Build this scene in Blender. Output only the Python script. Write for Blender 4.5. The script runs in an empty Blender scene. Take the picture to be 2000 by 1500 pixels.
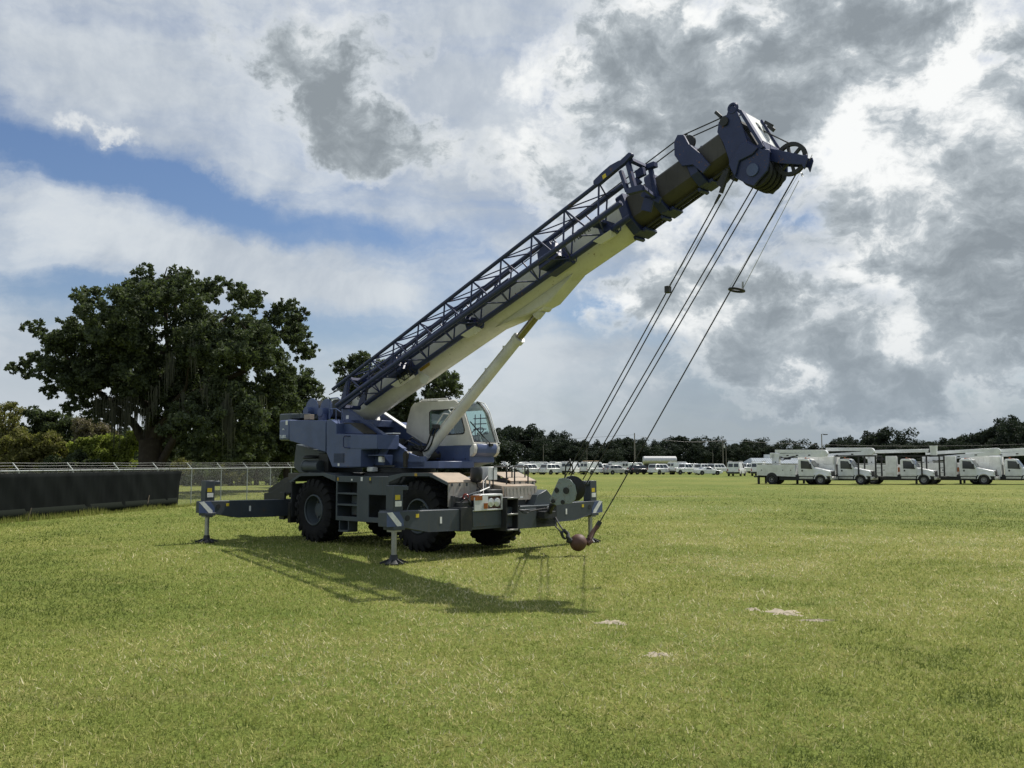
import bpy, bmesh, math, random
import numpy as np
from mathutils import Vector, Matrix
random.seed(7); rng = np.random.default_rng(11)
S = bpy.context.scene; COL = S.collection; R = math.radians
# ---------------------------------------------------------------- camera
cam = bpy.data.cameras.new('camera'); cam_o = bpy.data.objects.new('camera', cam); COL.objects.link(cam_o)
cam.sensor_width = 36.0; cam.lens = 36.0*1816/2000; cam.clip_start = 0.1; cam.clip_end = 6000
cam_o.location = (0, 0, 2.06); cam_o.rotation_euler = (R(90)+math.atan(154/1816), 0, 0)
S.camera = cam_o
S.render.resolution_x, S.render.resolution_y = 1024, 768
# ---------------------------------------------------------------- exposure
S.view_settings.view_transform = 'Standard'; S.view_settings.look = 'None'
S.view_settings.exposure = 0.12; S.view_settings.gamma = 1.0
S.cycles.max_bounces = 8; S.cycles.transparent_max_bounces = 12
# ---------------------------------------------------------------- sun
SUN_AZ, SUN_EL = R(51.0), R(53.5)          # azimuth from +Y towards +X
sun = bpy.data.lights.new('sun', 'SUN'); sun.energy = 5.0; sun.angle = R(0.55); sun.color = (1.0, 0.955, 0.88)
sun_o = bpy.data.objects.new('sun', sun); COL.objects.link(sun_o)
sd = Vector((math.sin(SUN_AZ)*math.cos(SUN_EL), math.cos(SUN_AZ)*math.cos(SUN_EL), math.sin(SUN_EL)))
sun_o.rotation_euler = (-sd).to_track_quat('-Z', 'Y').to_euler(); sun_o.location = (60, 60, 90)
# ---------------------------------------------------------------- sky: Nishita air with two procedural cloud layers
W = bpy.data.worlds.new('World'); S.world = W; W.use_nodes = True
wt = W.node_tree; wt.nodes.clear()
class NT:
    """small helper for chaining shader nodes"""
    def __init__(s, t): s.t = t
    def n(s, typ, **kw):
        nd = s.t.nodes.new(typ)
        for k, v in kw.items(): setattr(nd, k, v)
        return nd
    def put(s, sock, v):
        if v is None: return
        if isinstance(v, bpy.types.NodeSocket): s.t.links.new(v, sock)
        else: sock.default_value = v
    def m(s, op, a, b=None, c=None, clamp=False):
        nd = s.n('ShaderNodeMath', operation=op, use_clamp=clamp)
        for i, v in enumerate((a, b, c)): s.put(nd.inputs[i], v)
        return nd.outputs[0]
    def v(s, op, a, b=None, out=0):
        nd = s.n('ShaderNodeVectorMath', operation=op)
        s.put(nd.inputs[0], a)
        if op == 'SCALE': s.put(nd.inputs['Scale'], b)
        elif b is not None: s.put(nd.inputs[1], b)
        return nd.outputs[out]
    def noise(s, vec, scale, detail=4, rough=0.5, dist=0.0, out='Fac', lac=2.0):
        nd = s.n('ShaderNodeTexNoise'); s.put(nd.inputs['Vector'], vec)
        nd.inputs['Scale'].default_value = scale; nd.inputs['Detail'].default_value = detail
        nd.inputs['Roughness'].default_value = rough; nd.inputs['Distortion'].default_value = dist
        nd.inputs['Lacunarity'].default_value = lac
        return nd.outputs[out]
    def step(s, x, a, b, lo=0.0, hi=1.0):
        nd = s.n('ShaderNodeMapRange', interpolation_type='SMOOTHSTEP')
        s.put(nd.inputs[0], x)
        for i, v in zip((1, 2, 3, 4), (a, b, lo, hi)): s.put(nd.inputs[i], v)
        return nd.outputs[0]
    def mix(s, f, a, b, blend='MIX'):
        nd = s.n('ShaderNodeMix', data_type='RGBA', blend_type=blend)
        s.put(nd.inputs[0], f)
        for i, v in ((6, a), (7, b)):
            s.put(nd.inputs[i], (*v, 1) if isinstance(v, tuple) and len(v) == 3 else v)
        return nd.outputs[2]
# cloud banks of the day, as directions in the sky (azimuth, elevation in degrees)
def bank(pts, rx, ry, tilt, w): return [(p, rx, ry, tilt, w) for p in pts]
VEIL0 = 0.50
VEIL = (bank([(-3.911,24.211),(-1.617,18.758)], 6.0, 5.0, 0, 0.45) + bank([(-28.483,17.294),(-24.551,16.621)], 6.0, 1.3, -10, -0.95) + bank([(-19.217,15.352),(-15.075,14.5)], 6.0, 1.1, -16, -0.85)
      + bank([(-9.547,14.19),(-4.48,13.265)], 4.5, 0.9, -10, -0.55) + bank([(-26.388,9.575),(-23.758,9.491)], 4.0, 1.0, 0, -0.7)
      + bank([(-11.917,7.983),(-7.596,8.397)], 4.0, 1.3, -6, -1.0) + bank([(-4.457,9.853)], 2.4, 1.8, 0, -0.7) + bank([(3.502,9.395)], 3.2, 1.3, -10, -1.0)
      + bank([(-28.048,18.954)], 5.0, 0.8, -14, -0.25)
      + bank([(-25.869,22.854),(-20.781,19.577)], 7.0, 3.4, -20, 0.30) + bank([(-11.038,10.318),(-16.198,11.6),(-7.611,9.797)], 5.0, 1.7, -14, 0.45) + bank([(-25.495,13.451)], 7.0, 1.5, -8, 0.30)
      + bank([(-27.517,5.983)], 6.0, 2.0, 0, 0.3) + bank([(1.905,7.051)], 5.0, 2.0, 0, 0.4))
CUM0 = -0.46
CUM = (bank([(-14.045,22.509),(-11.231,21.461)], 4.2, 2.8, -25, 0.36) + bank([(-8.379,20.767),(-6.777,20.111)], 4.4, 3.2, -20, 0.40) + bank([(-8.5,17.982)], 2.8, 2.2, 0, 0.36)
     + bank([(-14.117,25.512),(-8.132,25.972)], 6.0, 2.5, -10, 0.30)
     + bank([(-24.257,19.533)], 1.9, 1.2, -20, 0.62) + bank([(-22.298,18.617)], 2.2, 0.8, -20, 0.45)
     + bank([(7.45,22.956)], 7.0, 6.0, 0, 0.75) + bank([(15.891,23.161)], 9.0, 6.0, 0, 0.75) + bank([(25.848,22.338)], 9.0, 7.0, 0, 0.75)
     + bank([(21.487,15.281)], 9.0, 7.0, 0, 0.55) + bank([(27.453,10.74),(25.265,7.242)], 8.0, 7.0, 0, 0.40)
     + bank([(12.573,10.566),(8.237,9.782)], 5.0, 2.0, 0, 0.62) + bank([(1.941,19.051)], 4.0, 4.5, 0, 0.45) + bank([(10.494,14.905)], 5.0, 3.0, 0, 0.45)
     + bank([(14.896,6.515),(23.338,5.032)], 9.0, 2.4, 0, 0.55) + bank([(18.053,4.399)], 2.1, 0.8, 0, 0.6) + bank([(7.863,4.489)], 9.0, 1.8, 0, 0.35))
GLOW = (bank([(19.864,17.72)], 3.4, 1.7, 35, 0.50) + bank([(25.274,21.385),(28.226,22.935)], 2.8, 1.3, 40, 0.48) + bank([(14.425,25.481)], 4.0, 0.8, -15, 0.45)
      + bank([(0.324,20.534),(2.285,24.524)], 1.8, 2.6, 0, 0.45) + bank([(5.721,9.522)], 2.2, 0.8, 0, 0.5) + bank([(19.639,10.204),(21.339,10.678)], 2.6, 1.2, 0, 0.40)
      + bank([(21.753,6.264)], 2.8, 0.7, -15, 0.35) + bank([(18.063,4.759)], 1.8, 0.7, 0, 0.6) + bank([(-24.267,19.802),(-22.301,18.7)], 2.0, 1.0, 0, 0.5) + bank([(-5.203,23.611),(-12.878,25.627)], 2.5, 1.4, 30, 0.40) + bank([(1.929,15.138)], 3.0, 2.0, 0, 0.3))
GLOW += (bank([(-14.045,22.509),(-10.915,21.34),(-8.048,19.766),(-8.654,17.679)], 2.4, 1.5, -25, -0.10) + bank([(5.86,24.706),(7.741,20.652)], 2.8, 2.6, 0, -0.20) + bank([(12.813,22.613)], 4.0, 2.4, 0, -0.22)
      + bank([(12.565,10.109)], 4.0, 1.2, 0, -0.28) + bank([(23.48,24.292)], 4.0, 1.6, 0, -0.20) + bank([(27.844,7.921)], 3.5, 2.6, 0, -0.12) + bank([(23.644,13.927),(19.887,9.008)], 5.0, 3.5, 0, 0.16))
g = NT(wt)
dirv = g.n('ShaderNodeTexCoord').outputs['Generated']
sep = g.n('ShaderNodeSeparateXYZ'); g.put(sep.inputs[0], dirv)
DX, DY, DZ = sep.outputs
az = g.m('MULTIPLY', g.m('ARCTAN2', DX, DY), 57.2958); el = g.m('MULTIPLY', g.m('ARCSINE', DZ), 57.2958)
comb = g.n('ShaderNodeCombineXYZ'); g.put(comb.inputs[0], az); g.put(comb.inputs[1], el)
AE = comb.outputs[0]
# cloud-deck coordinates: direction projected on a high flat layer, so that clouds crowd together towards the horizon
zc = g.m('ADD', g.m('MAXIMUM', DZ, 0.0), 0.16)
deck = g.n('ShaderNodeCombineXYZ'); g.put(deck.inputs[0], g.m('DIVIDE', DX, zc)); g.put(deck.inputs[1], g.m('DIVIDE', DY, zc))
DK = deck.outputs[0]
w1 = g.v('SUBTRACT', g.noise(AE, 0.17, 6, 0.62, out='Color'), (0.5, 0.5, 0.5))
AEW = g.v('ADD', AE, g.v('MULTIPLY', w1, (13.0, 8.5, 0.0)))
AEV = g.v('ADD', AE, g.v('MULTIPLY', w1, (11.0, 3.6, 0.0)))
def blobs(lst, acc=0.0, neg=False, src=None):
    """sum of soft cloud banks: ((azimuth, elevation), size along, size across, tilt, weight)"""
    for (c, rx, ry, tilt, w) in lst:
        d = g.v('SUBTRACT', src or AEW, (c[0], c[1], 0))
        if tilt:
            nd = g.n('ShaderNodeVectorRotate', rotation_type='Z_AXIS'); g.put(nd.inputs['Vector'], d); nd.inputs['Angle'].default_value = R(-tilt); d = nd.outputs[0]
        d = g.v('MULTIPLY', d, (1/rx, 1/ry, 0))
        q = g.v('DOT_PRODUCT', d, d, out=1)
        acc = g.m('MULTIPLY_ADD', g.m('POWER', 0.36788, q), -w if neg else w, acc)
    return acc
sky = g.n('ShaderNodeTexSky', sky_type='NISHITA'); sky.sun_disc = False
sky.sun_elevation = SUN_EL; sky.sun_rotation = SUN_AZ; sky.air_density = 1.3; sky.dust_density = 0.6; sky.ozone_density = 2.2
air = g.mix(1.0, sky.outputs[0], (0.060, 0.066, 0.082), 'MULTIPLY')
# soft high veil, streaked
wob = g.noise(DK, 0.9, 3, 0.5, out='Color')
rot = g.n('ShaderNodeMapping'); g.put(rot.inputs['Vector'], g.v('ADD', DK, g.v('SCALE', wob, 0.55)))
rot.inputs['Rotation'].default_value = (0, 0, R(-28)); rot.inputs['Scale'].default_value = (0.55, 1.7, 1)
sh = g.n('ShaderNodeMapping'); g.put(sh.inputs['Vector'], AEV); sh.inputs['Rotation'].default_value = (0, 0, R(13)); sh.inputs['Scale'].default_value = (0.05, 0.30, 1)
vn = g.noise(sh.outputs[0], 1.0, 9, 0.62, 0.3)
vein = g.noise(g.v('ADD', AE, g.v('SCALE', wob, 6.0)), 0.11, 6, 0.62)
veil_bias = blobs(VEIL, VEIL0, src=AEV)
vd = g.m('ADD', g.m('ADD', g.m('MULTIPLY', g.m('SUBTRACT', vn, 0.5), 2.9), g.m('MULTIPLY', g.m('SUBTRACT', vein, 0.5), 1.2)), veil_bias)
veil_a = g.step(vd, -0.75, 1.15)
veil_c = g.mix(g.step(vein, 0.36, 0.66), (0.44, 0.49, 0.55), (0.64, 0.68, 0.71))
veil_c = g.mix(g.m('MULTIPLY', g.step(az, -2.0, 16.0), g.step(el, 26.0, 12.0)), veil_c, g.mix(g.step(vein, 0.34, 0.68), (0.25, 0.30, 0.355), (0.42, 0.465, 0.51)))
skyc = g.mix(g.m('MULTIPLY', veil_a, 0.94), air, veil_c)
# cumulus: thin rims are bright, thick hearts are grey
warp = g.noise(AE, 0.13, 5, 0.58, out='Color')
wv = g.v('SUBTRACT', warp, (0.5, 0.5, 0.5))
P = g.v('ADD', AE, g.v('SCALE', wv, 4.0))
# clouds flatten towards the horizon
stretch = g.v('MULTIPLY', P, (0.8, 1.2, 1))
f1 = g.noise(stretch, 0.085, 10, 0.58)
f2 = g.noise(g.v('ADD', stretch, (37.0, 11.0, 5.0)), 0.30, 9, 0.64)
f3 = g.noise(g.v('ADD', stretch, (7.0, 51.0, 2.0)), 0.12, 9, 0.60)
bil = g.m('ABSOLUTE', g.m('SUBTRACT', g.m('MULTIPLY', g.noise(g.v('ADD', stretch, (3.0, 9.0, 12.0)), 0.22, 7, 0.55), 2.0), 1.0))
cb = blobs(CUM, CUM0)
cd = g.m('ADD', g.m('ADD', g.m('MULTIPLY', g.m('SUBTRACT', f1, 0.5), 2.2), g.m('MULTIPLY', g.m('SUBTRACT', f2, 0.5), 1.0)), cb)
cum_a = g.step(cd, -0.08, 0.36)
heart = g.step(cd, -0.10, 0.50)
nb = g.m('ADD', g.m('ADD', g.m('MULTIPLY', g.m('SUBTRACT', f3, 0.5), 2.1), g.m('MULTIPLY', g.m('SUBTRACT', f2, 0.5), 2.5)), g.m('MULTIPLY', g.m('SUBTRACT', 0.22, bil), 0.45))
body = g.m('ADD', g.m('ADD', 0.56, nb), blobs(GLOW, 0.0, True))
thick = g.m('MULTIPLY', heart, body, clamp=True)
rim = g.mix(g.step(az, -25.0, 12.0), (0.72, 0.745, 0.76), (0.90, 0.91, 0.90))
c1 = g.mix(g.step(thick, 0.0, 0.50), rim, (0.475, 0.52, 0.55))
c2 = g.mix(g.step(thick, 0.28, 0.80), c1, (0.315, 0.355, 0.385))
c3 = g.mix(g.step(thick, 0.60, 1.15), c2, (0.225, 0.258, 0.285))
skyc = g.mix(g.m('MULTIPLY', cum_a, 0.97), skyc, c3)
# pale haze close to the horizon
hz = g.m('POWER', g.m('SUBTRACT', 1.0, g.m('MINIMUM', g.m('DIVIDE', g.m('MAXIMUM', el, 0.0), 14.0), 1.0)), 2.0)
skyc = g.mix(g.m('MULTIPLY', hz, 0.75), skyc, g.mix(g.step(az, -12.0, 14.0), (0.56, 0.61, 0.66), (0.32, 0.385, 0.45)))
bg = g.n('ShaderNodeBackground'); g.put(bg.inputs['Color'], skyc); bg.inputs['Strength'].default_value = 1.0
wo = g.n('ShaderNodeOutputWorld'); g.put(wo.inputs['Surface'], bg.outputs[0])
W.cycles.sampling_method = 'MANUAL'; W.cycles.sample_map_resolution = 512
# ================================================================ helpers
def tag(o, label=None, cat=None, group=None, kind=None):
    if label: o['label'] = label
    if cat: o['category'] = cat
    if group: o['group'] = group
    if kind: o['kind'] = kind
    return o
def thing(name, label, cat, loc=(0, 0, 0), rz=0.0, group=None):
    o = bpy.data.objects.new(name, None); COL.objects.link(o); o.location = loc; o.rotation_euler = (0, 0, rz)
    o.empty_display_size = 0.3
    return tag(o, label, cat, group)
def copy_tree(o, parent=None):
    c = o.copy(); COL.objects.link(c); c.parent = parent
    for ch in list(o.children): copy_tree(ch, c)
    return c
class MB:
    """collects simple solids and links them as one mesh"""
    def __init__(s, xf=None): s.v = []; s.f = []; s.xf = xf
    def add(s, vs, fs):
        b = len(s.v)
        s.v += [s.xf(*p) for p in vs] if s.xf else [tuple(p) for p in vs]
        s.f += [tuple(i+b for i in f) for f in fs]; return s
    def box(s, x0, x1, y0, y1, z0, z1):
        return s.add([(x0,y0,z0),(x1,y0,z0),(x1,y1,z0),(x0,y1,z0),(x0,y0,z1),(x1,y0,z1),(x1,y1,z1),(x0,y1,z1)],
                     [(0,3,2,1),(4,5,6,7),(0,1,5,4),(1,2,6,5),(2,3,7,6),(3,0,4,7)])
    def prism(s, pts, axis, a, b):
        f = {'x': lambda p, t: (t, p[0], p[1]), 'y': lambda p, t: (p[0], t, p[1]), 'z': lambda p, t: (p[0], p[1], t)}[axis]
        n = len(pts)
        return s.add([f(p, a) for p in pts]+[f(p, b) for p in pts],
                     [tuple(range(n)), tuple(range(2*n-1, n-1, -1))]+[(i, (i+1) % n, n+(i+1) % n, n+i) for i in range(n)])
    def hexa(s, lo, hi):
        """solid between two quads"""
        return s.add(list(lo)+list(hi), [(0,3,2,1),(4,5,6,7),(0,1,5,4),(1,2,6,5),(2,3,7,6),(3,0,4,7)])
    def tube(s, path, r, n=8, closed=False):
        P = [Vector(p) for p in path]; m = len(P); rs = r if isinstance(r, (list, tuple)) else [r]*m
        vs = []; fs = []; up = None
        for i, p in enumerate(P):
            if closed: d = P[(i+1) % m]-P[i-1]
            else: d = P[min(i+1, m-1)]-P[max(i-1, 0)]
            d = d.normalized() if d.length > 1e-9 else Vector((0, 0, 1))
            if up is None: up = Vector((0, 0, 1)) if abs(d.z) < 0.9 else Vector((1, 0, 0))
            a = d.cross(up)
            if a.length < 1e-6: a = d.orthogonal()
            a.normalize(); b = a.cross(d).normalized(); up = b
            for k in range(n):
                t = 2*math.pi*k/n; vs.append(p+(a*math.cos(t)+b*math.sin(t))*rs[i])
        for i in range(m if closed else m-1):
            for k in range(n):
                j = (i+1) % m; fs.append((i*n+k, i*n+(k+1) % n, j*n+(k+1) % n, j*n+k))
        if not closed: fs += [tuple(range(n-1, -1, -1)), tuple((m-1)*n+k for k in range(n))]
        return s.add(vs, fs)
    def cyl(s, p0, p1, r0, r1=None, n=20): return s.tube([p0, p1], [r0, r0 if r1 is None else r1], n)
    def beam(s, p0, p1, w, h, up=(0, 0, 1)):
        p0, p1 = Vector(p0), Vector(p1); d = (p1-p0).normalized(); u = Vector(up)
        if abs(d.dot(u)) > 0.98: u = Vector((1, 0, 0))
        a = d.cross(u).normalized()*(w/2); b = a.cross(d).normalized()*(h/2)
        return s.hexa([p0-a-b, p0+a-b, p0+a+b, p0-a+b], [p1-a-b, p1+a-b, p1+a+b, p1-a+b])
    def lathe(s, c, axis, prof, n=32, a0=0.0, a1=2*math.pi):
        """profile of (radius, height along axis)"""
        c = Vector(c); ax = Vector(axis).normalized(); u = ax.orthogonal().normalized() if abs(ax.z) > 0.5 else ax.cross(Vector((0, 0, 1))).normalized(); w = ax.cross(u)
        m = len(prof); vs = []; fs = []
        for k in range(n):
            t = a0+(a1-a0)*k/n; d = u*math.cos(t)+w*math.sin(t)
            for r, h in prof: vs.append(c+d*r+ax*h)
        for k in range(n):
            j = (k+1) % n
            for i in range(m-1): fs.append((k*m+i, j*m+i, j*m+i+1, k*m+i+1))
        return s.add(vs, fs)
    def ring(s, c, axis, R0, r, n=32, k=8):
        return s.lathe(c, axis, [(R0+r*math.cos(2*math.pi*i/k), r*math.sin(2*math.pi*i/k)) for i in range(k+1)], n)
    def plate(s, outline, holes, axis, a, b):
        """flat plate with openings"""
        bm = bmesh.new(); es = []
        for lp in [outline]+list(holes):
            vv = [bm.verts.new((p[0], p[1], 0)) for p in lp]
            es += [bm.edges.new((vv[i], vv[(i+1) % len(vv)])) for i in range(len(vv))]
        bmesh.ops.triangle_fill(bm, use_beauty=True, use_dissolve=False, edges=es)
        bm.verts.index_update(); P = [v.co.copy() for v in bm.verts]; T = [tuple(v.index for v in f.verts) for f in bm.faces]
        E = [(e.verts[0].index, e.verts[1].index) for e in bm.edges if len(e.link_faces) == 1]; bm.free()
        f = {'x': lambda p, t: (t, p[0], p[1]), 'y': lambda p, t: (p[0], t, p[1]), 'z': lambda p, t: (p[0], p[1], t)}[axis]
        n = len(P)
        return s.add([f(p, a) for p in P]+[f(p, b) for p in P], T+[tuple(i+n for i in reversed(t)) for t in T]+[(i, j, n+j, n+i) for i, j in E])
    def build(s, name, mat, parent=None, bevel=0.0, smooth=32, seg=1):
        me = bpy.data.meshes.new(name); me.from_pydata(s.v, [], s.f)
        bm = bmesh.new(); bm.from_mesh(me); bmesh.ops.recalc_face_normals(bm, faces=bm.faces); bm.to_mesh(me); bm.free()
        if smooth:
            me.polygons.foreach_set('use_smooth', [True]*len(me.polygons)); me.set_sharp_from_angle(angle=R(smooth))
        me.materials.append(mat)
        o = bpy.data.objects.new(name, me); COL.objects.link(o); o.parent = parent
        if bevel:
            b = o.modifiers.new('bevel', 'BEVEL'); b.width = bevel; b.segments = seg; b.limit_method = 'ANGLE'; b.angle_limit = R(40)
        return o
def arc(cx, cy, r, a0, a1, n=8): return [(cx+r*math.cos(R(a0+(a1-a0)*i/n)), cy+r*math.sin(R(a0+(a1-a0)*i/n))) for i in range(n+1)]
def rrect(x0, x1, y0, y1, r, n=4):
    return arc(x1-r, y0+r, r, -90, 0, n)+arc(x1-r, y1-r, r, 0, 90, n)+arc(x0+r, y1-r, r, 90, 180, n)+arc(x0+r, y0+r, r, 180, 270, n)
def np_mesh(name, verts, faces_n, mat, parent=None, col=None):
    """big mesh from numpy: verts (N,3), all faces with faces_n corners, in order"""
    me = bpy.data.meshes.new(name); n = len(verts); m = n//faces_n
    me.vertices.add(n); me.vertices.foreach_set('co', np.asarray(verts, np.float32).ravel())
    me.loops.add(n); me.loops.foreach_set('vertex_index', np.arange(n, dtype=np.int32))
    me.polygons.add(m); me.polygons.foreach_set('loop_start', np.arange(0, n, faces_n, dtype=np.int32))
    me.polygons.foreach_set('loop_total', np.full(m, faces_n, np.int32))
    me.update(calc_edges=True)
    if col is not None:
        at = me.attributes.new('tone', 'FLOAT', 'POINT'); at.data.foreach_set('value', np.asarray(col, np.float32))
    me.materials.append(mat)
    o = bpy.data.objects.new(name, me); COL.objects.link(o); o.parent = parent
    return o
# ================================================================ materials
def mat(name):
    m = bpy.data.materials.new(name); m.use_nodes = True; t = m.node_tree; t.nodes.clear()
    k = NT(t); b = k.n('ShaderNodeBsdfPrincipled'); o = k.n('ShaderNodeOutputMaterial'); t.links.new(b.outputs[0], o.inputs[0])
    return m, k, b, o
def paint(name, base, rough=0.45, dirt=(0.10, 0.085, 0.06), amt=0.35, scale=2.5, streak=0.5, metal=0.0, chip=0.0, chipc=(0.16, 0.07, 0.03), spec=0.5):
    """worn paint: cloudy fading, rain streaks, dust and optional rust chips"""
    m, k, b, _ = mat(name)
    P = k.n('ShaderNodeTexCoord').outputs['Object']
    c = k.noise(P, scale, 6, 0.62)
    st = k.noise(k.v('MULTIPLY', P, (9, 9, 0.7)), 1.6, 4, 0.6)
    fine = k.noise(P, scale*11, 5, 0.6)
    col = k.mix(k.step(c, 0.30, 0.72), tuple(x*0.84 for x in base), tuple(min(1, x*1.14) for x in base))
    d = k.m('MULTIPLY', k.m('MAXIMUM', k.step(c, 0.52, 0.75), k.m('MULTIPLY', k.step(st, 0.52, 0.72), streak)), amt)
    d = k.m('MULTIPLY', d, k.step(fine, 0.28, 0.6, 0.55, 1.0))
    col = k.mix(d, col, dirt)
    if chip: col = k.mix(k.step(k.m('ADD', k.m('MULTIPLY', fine, 0.6), k.m('MULTIPLY', c, 0.4)), 0.66-chip*0.12, 0.69-chip*0.12), col, chipc)
    k.put(b.inputs['Base Color'], col); b.inputs['Metallic'].default_value = metal
    b.inputs['Specular IOR Level'].default_value = spec
    k.put(b.inputs['Roughness'], k.m('ADD', rough-0.08, k.m('MULTIPLY', fine, 0.2), clamp=True))
    bp = k.n('ShaderNodeBump'); bp.inputs['Strength'].default_value = 0.12; bp.inputs['Distance'].default_value = 0.01
    k.put(bp.inputs['Height'], c); k.put(b.inputs['Normal'], bp.outputs[0])
    return m
def plain(name, base, rough=0.5, metal=0.0, spec=0.5):
    m, k, b, _ = mat(name)
    f = k.noise(k.n('ShaderNodeTexCoord').outputs['Object'], 6.0, 4, 0.6)
    k.put(b.inputs['Base Color'], k.mix(k.step(f, 0.3, 0.7), tuple(x*0.85 for x in base), tuple(min(1, x*1.12) for x in base)))
    b.inputs['Roughness'].default_value = rough; b.inputs['Metallic'].default_value = metal; b.inputs['Specular IOR Level'].default_value = spec
    return m
def glass(name, tint=(0.85, 0.93, 0.92), clear=0.75):
    m, k, b, o = mat(name)
    tr = k.n('ShaderNodeBsdfTransparent'); tr.inputs[0].default_value = (*tint, 1)
    gl = k.n('ShaderNodeBsdfGlossy'); gl.inputs['Roughness'].default_value = 0.03; gl.inputs['Color'].default_value = (0.9, 0.95, 1, 1)
    fr = k.n('ShaderNodeLayerWeight'); fr.inputs['Blend'].default_value = 0.5
    mx = k.n('ShaderNodeMixShader'); k.put(mx.inputs[0], k.m('ADD', k.m('MULTIPLY', k.m('POWER', fr.outputs['Facing'], 4.0), 0.6), 1-clear, clamp=True)); k.put(mx.inputs[1], tr.outputs[0]); k.put(mx.inputs[2], gl.outputs[0])
    k.t.links.new(mx.outputs[0], o.inputs[0])
    return m
M = dict(
    blue=paint('faded_blue_paint', (0.070, 0.099, 0.205), 0.42, (0.11, 0.11, 0.11), 0.35, 1.6, 0.6, chip=0.25),
    blue_dark=paint('dark_blue_boom_paint', (0.018, 0.029, 0.098), 0.45, (0.03, 0.028, 0.028), 0.3, 2.5, 0.5, chip=0.5),
    cream=paint('cream_paint', (0.66, 0.645, 0.60), 0.42, (0.28, 0.25, 0.20), 0.30, 1.4, 0.6, chip=0.15),
    grey=paint('slate_grey_paint', (0.058, 0.073, 0.084), 0.5, (0.10, 0.085, 0.065), 0.5, 1.8, 0.8, chip=0.3),
    beam=paint('outrigger_grey_paint', (0.050, 0.062, 0.076), 0.5, (0.07, 0.07, 0.06), 0.6, 1.8, 0.9, chip=0.25),
    tan=paint('rust_stained_deck', (0.36, 0.29, 0.215), 0.65, (0.32, 0.16, 0.075), 0.75, 3.0, 0.2, chip=0.1),
    tanside=paint('dusty_hood_paint', (0.38, 0.35, 0.30), 0.6, (0.20, 0.13, 0.08), 0.6, 3.0, 1.0, chip=0.3),
    dark=paint('greasy_black_steel', (0.022, 0.024, 0.026), 0.55, (0.06, 0.05, 0.035), 0.6, 3.0, 0.4),
    olive=paint('oily_telescope_steel', (0.055, 0.050, 0.040), 0.5, (0.035, 0.033, 0.027), 0.7, 2.0, 0.9),
    white=paint('white_machine_paint', (0.70, 0.71, 0.70), 0.45, (0.30, 0.26, 0.2), 0.4, 3.0, 0.8, chip=0.35),
    block=paint('mottled_block_paint', (0.24, 0.29, 0.29), 0.55, (0.06, 0.05, 0.04), 0.7, 7.0, 0.3, chip=0.8),
    rust=paint('rusty_red_paint', (0.095, 0.043, 0.029), 0.6, (0.07, 0.035, 0.025), 0.7, 9.0, 0.2, chip=0.5, chipc=(0.05, 0.03, 0.02)),
    rubber=paint('tyre_rubber', (0.008, 0.008, 0.009), 0.8, (0.030, 0.027, 0.022), 0.4, 4.0, 0.1, spec=0.3),
    chrome=plain('polished_ram', (0.30, 0.27, 0.22), 0.22, 1.0),
    steel=plain('worn_steel', (0.36, 0.36, 0.35), 0.42, 0.8),
    rope=plain('black_wire_rope', (0.022, 0.022, 0.022), 0.6),
    hose=plain('black_hose', (0.012, 0.012, 0.013), 0.5),
    void=plain('painted_recess_shade', (0.02, 0.022, 0.024), 0.8),  # near-black puts the shade of bays, vents and holes into the colour
    yellow=plain('yellow_sticker', (0.62, 0.47, 0.03), 0.5),
    amber=paint('amber_decal', (0.50, 0.31, 0.03), 0.5, (0.2, 0.12, 0.03), 0.5, 14.0, 0.2),
    decal=plain('white_sticker', (0.78, 0.78, 0.76), 0.5),
    pale=plain('pale_lettering', (0.78, 0.82, 0.86), 0.5),
    ink=plain('black_lettering', (0.02, 0.02, 0.025), 0.5),
    red=plain('red_plastic', (0.22, 0.03, 0.025), 0.3),
    orange=plain('orange_lens', (0.30, 0.085, 0.015), 0.25),
    lens=plain('headlight_glass', (0.70, 0.72, 0.72), 0.08, 0.3),
    mirror=plain('mirror_back_plastic', (0.015, 0.015, 0.016), 0.4),
    cabglass=glass('cab_glass', (0.80, 0.90, 0.88), 0.94),
    seat=plain('dark_seat_cloth', (0.03, 0.032, 0.036), 0.9),
    trim=plain('grey_cab_trim', (0.22, 0.23, 0.23), 0.7),
    rust_lid=paint('rusting_white_lid', (0.62, 0.56, 0.50), 0.55, (0.48, 0.17, 0.06), 0.95, 2.2, 0.3),
)
# ================================================================ ground
m, k, b, _ = mat('mown_grass_field')
P = k.n('ShaderNodeTexCoord').outputs['Object']
big = k.noise(P, 0.045, 4, 0.55); mid = k.noise(P, 0.35, 5, 0.6); sml = k.noise(P, 2.6, 5, 0.65); tiny = k.noise(P, 22.0, 5, 0.7)
strk = k.noise(k.v('MULTIPLY', P, (0.25, 1.6, 1)), 0.5, 5, 0.6)
col = k.mix(k.step(k.m('ADD', k.m('MULTIPLY', big, 0.6), k.m('MULTIPLY', mid, 0.4)), 0.36, 0.64), (0.118, 0.156, 0.032), (0.205, 0.212, 0.056))
col = k.mix(k.m('MULTIPLY', k.step(sml, 0.50, 0.70), 0.55), col, (0.23, 0.205, 0.085))
col = k.mix(k.m('MULTIPLY', k.step(strk, 0.60, 0.72), 0.55), col, (0.20, 0.165, 0.085))
col = k.mix(k.step(tiny, 0.35, 0.68), k.mix(1.0, col, (0.62, 0.66, 0.6), 'MULTIPLY'), k.mix(1.0, col, (1.22, 1.2, 1.15), 'MULTIPLY'))
sx = k.n('ShaderNodeSeparateXYZ'); k.put(sx.inputs[0], k.v('ADD', P, k.v('SCALE', k.noise(P, 0.5, 4, 0.6, out='Color'), 2.2)))
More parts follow.
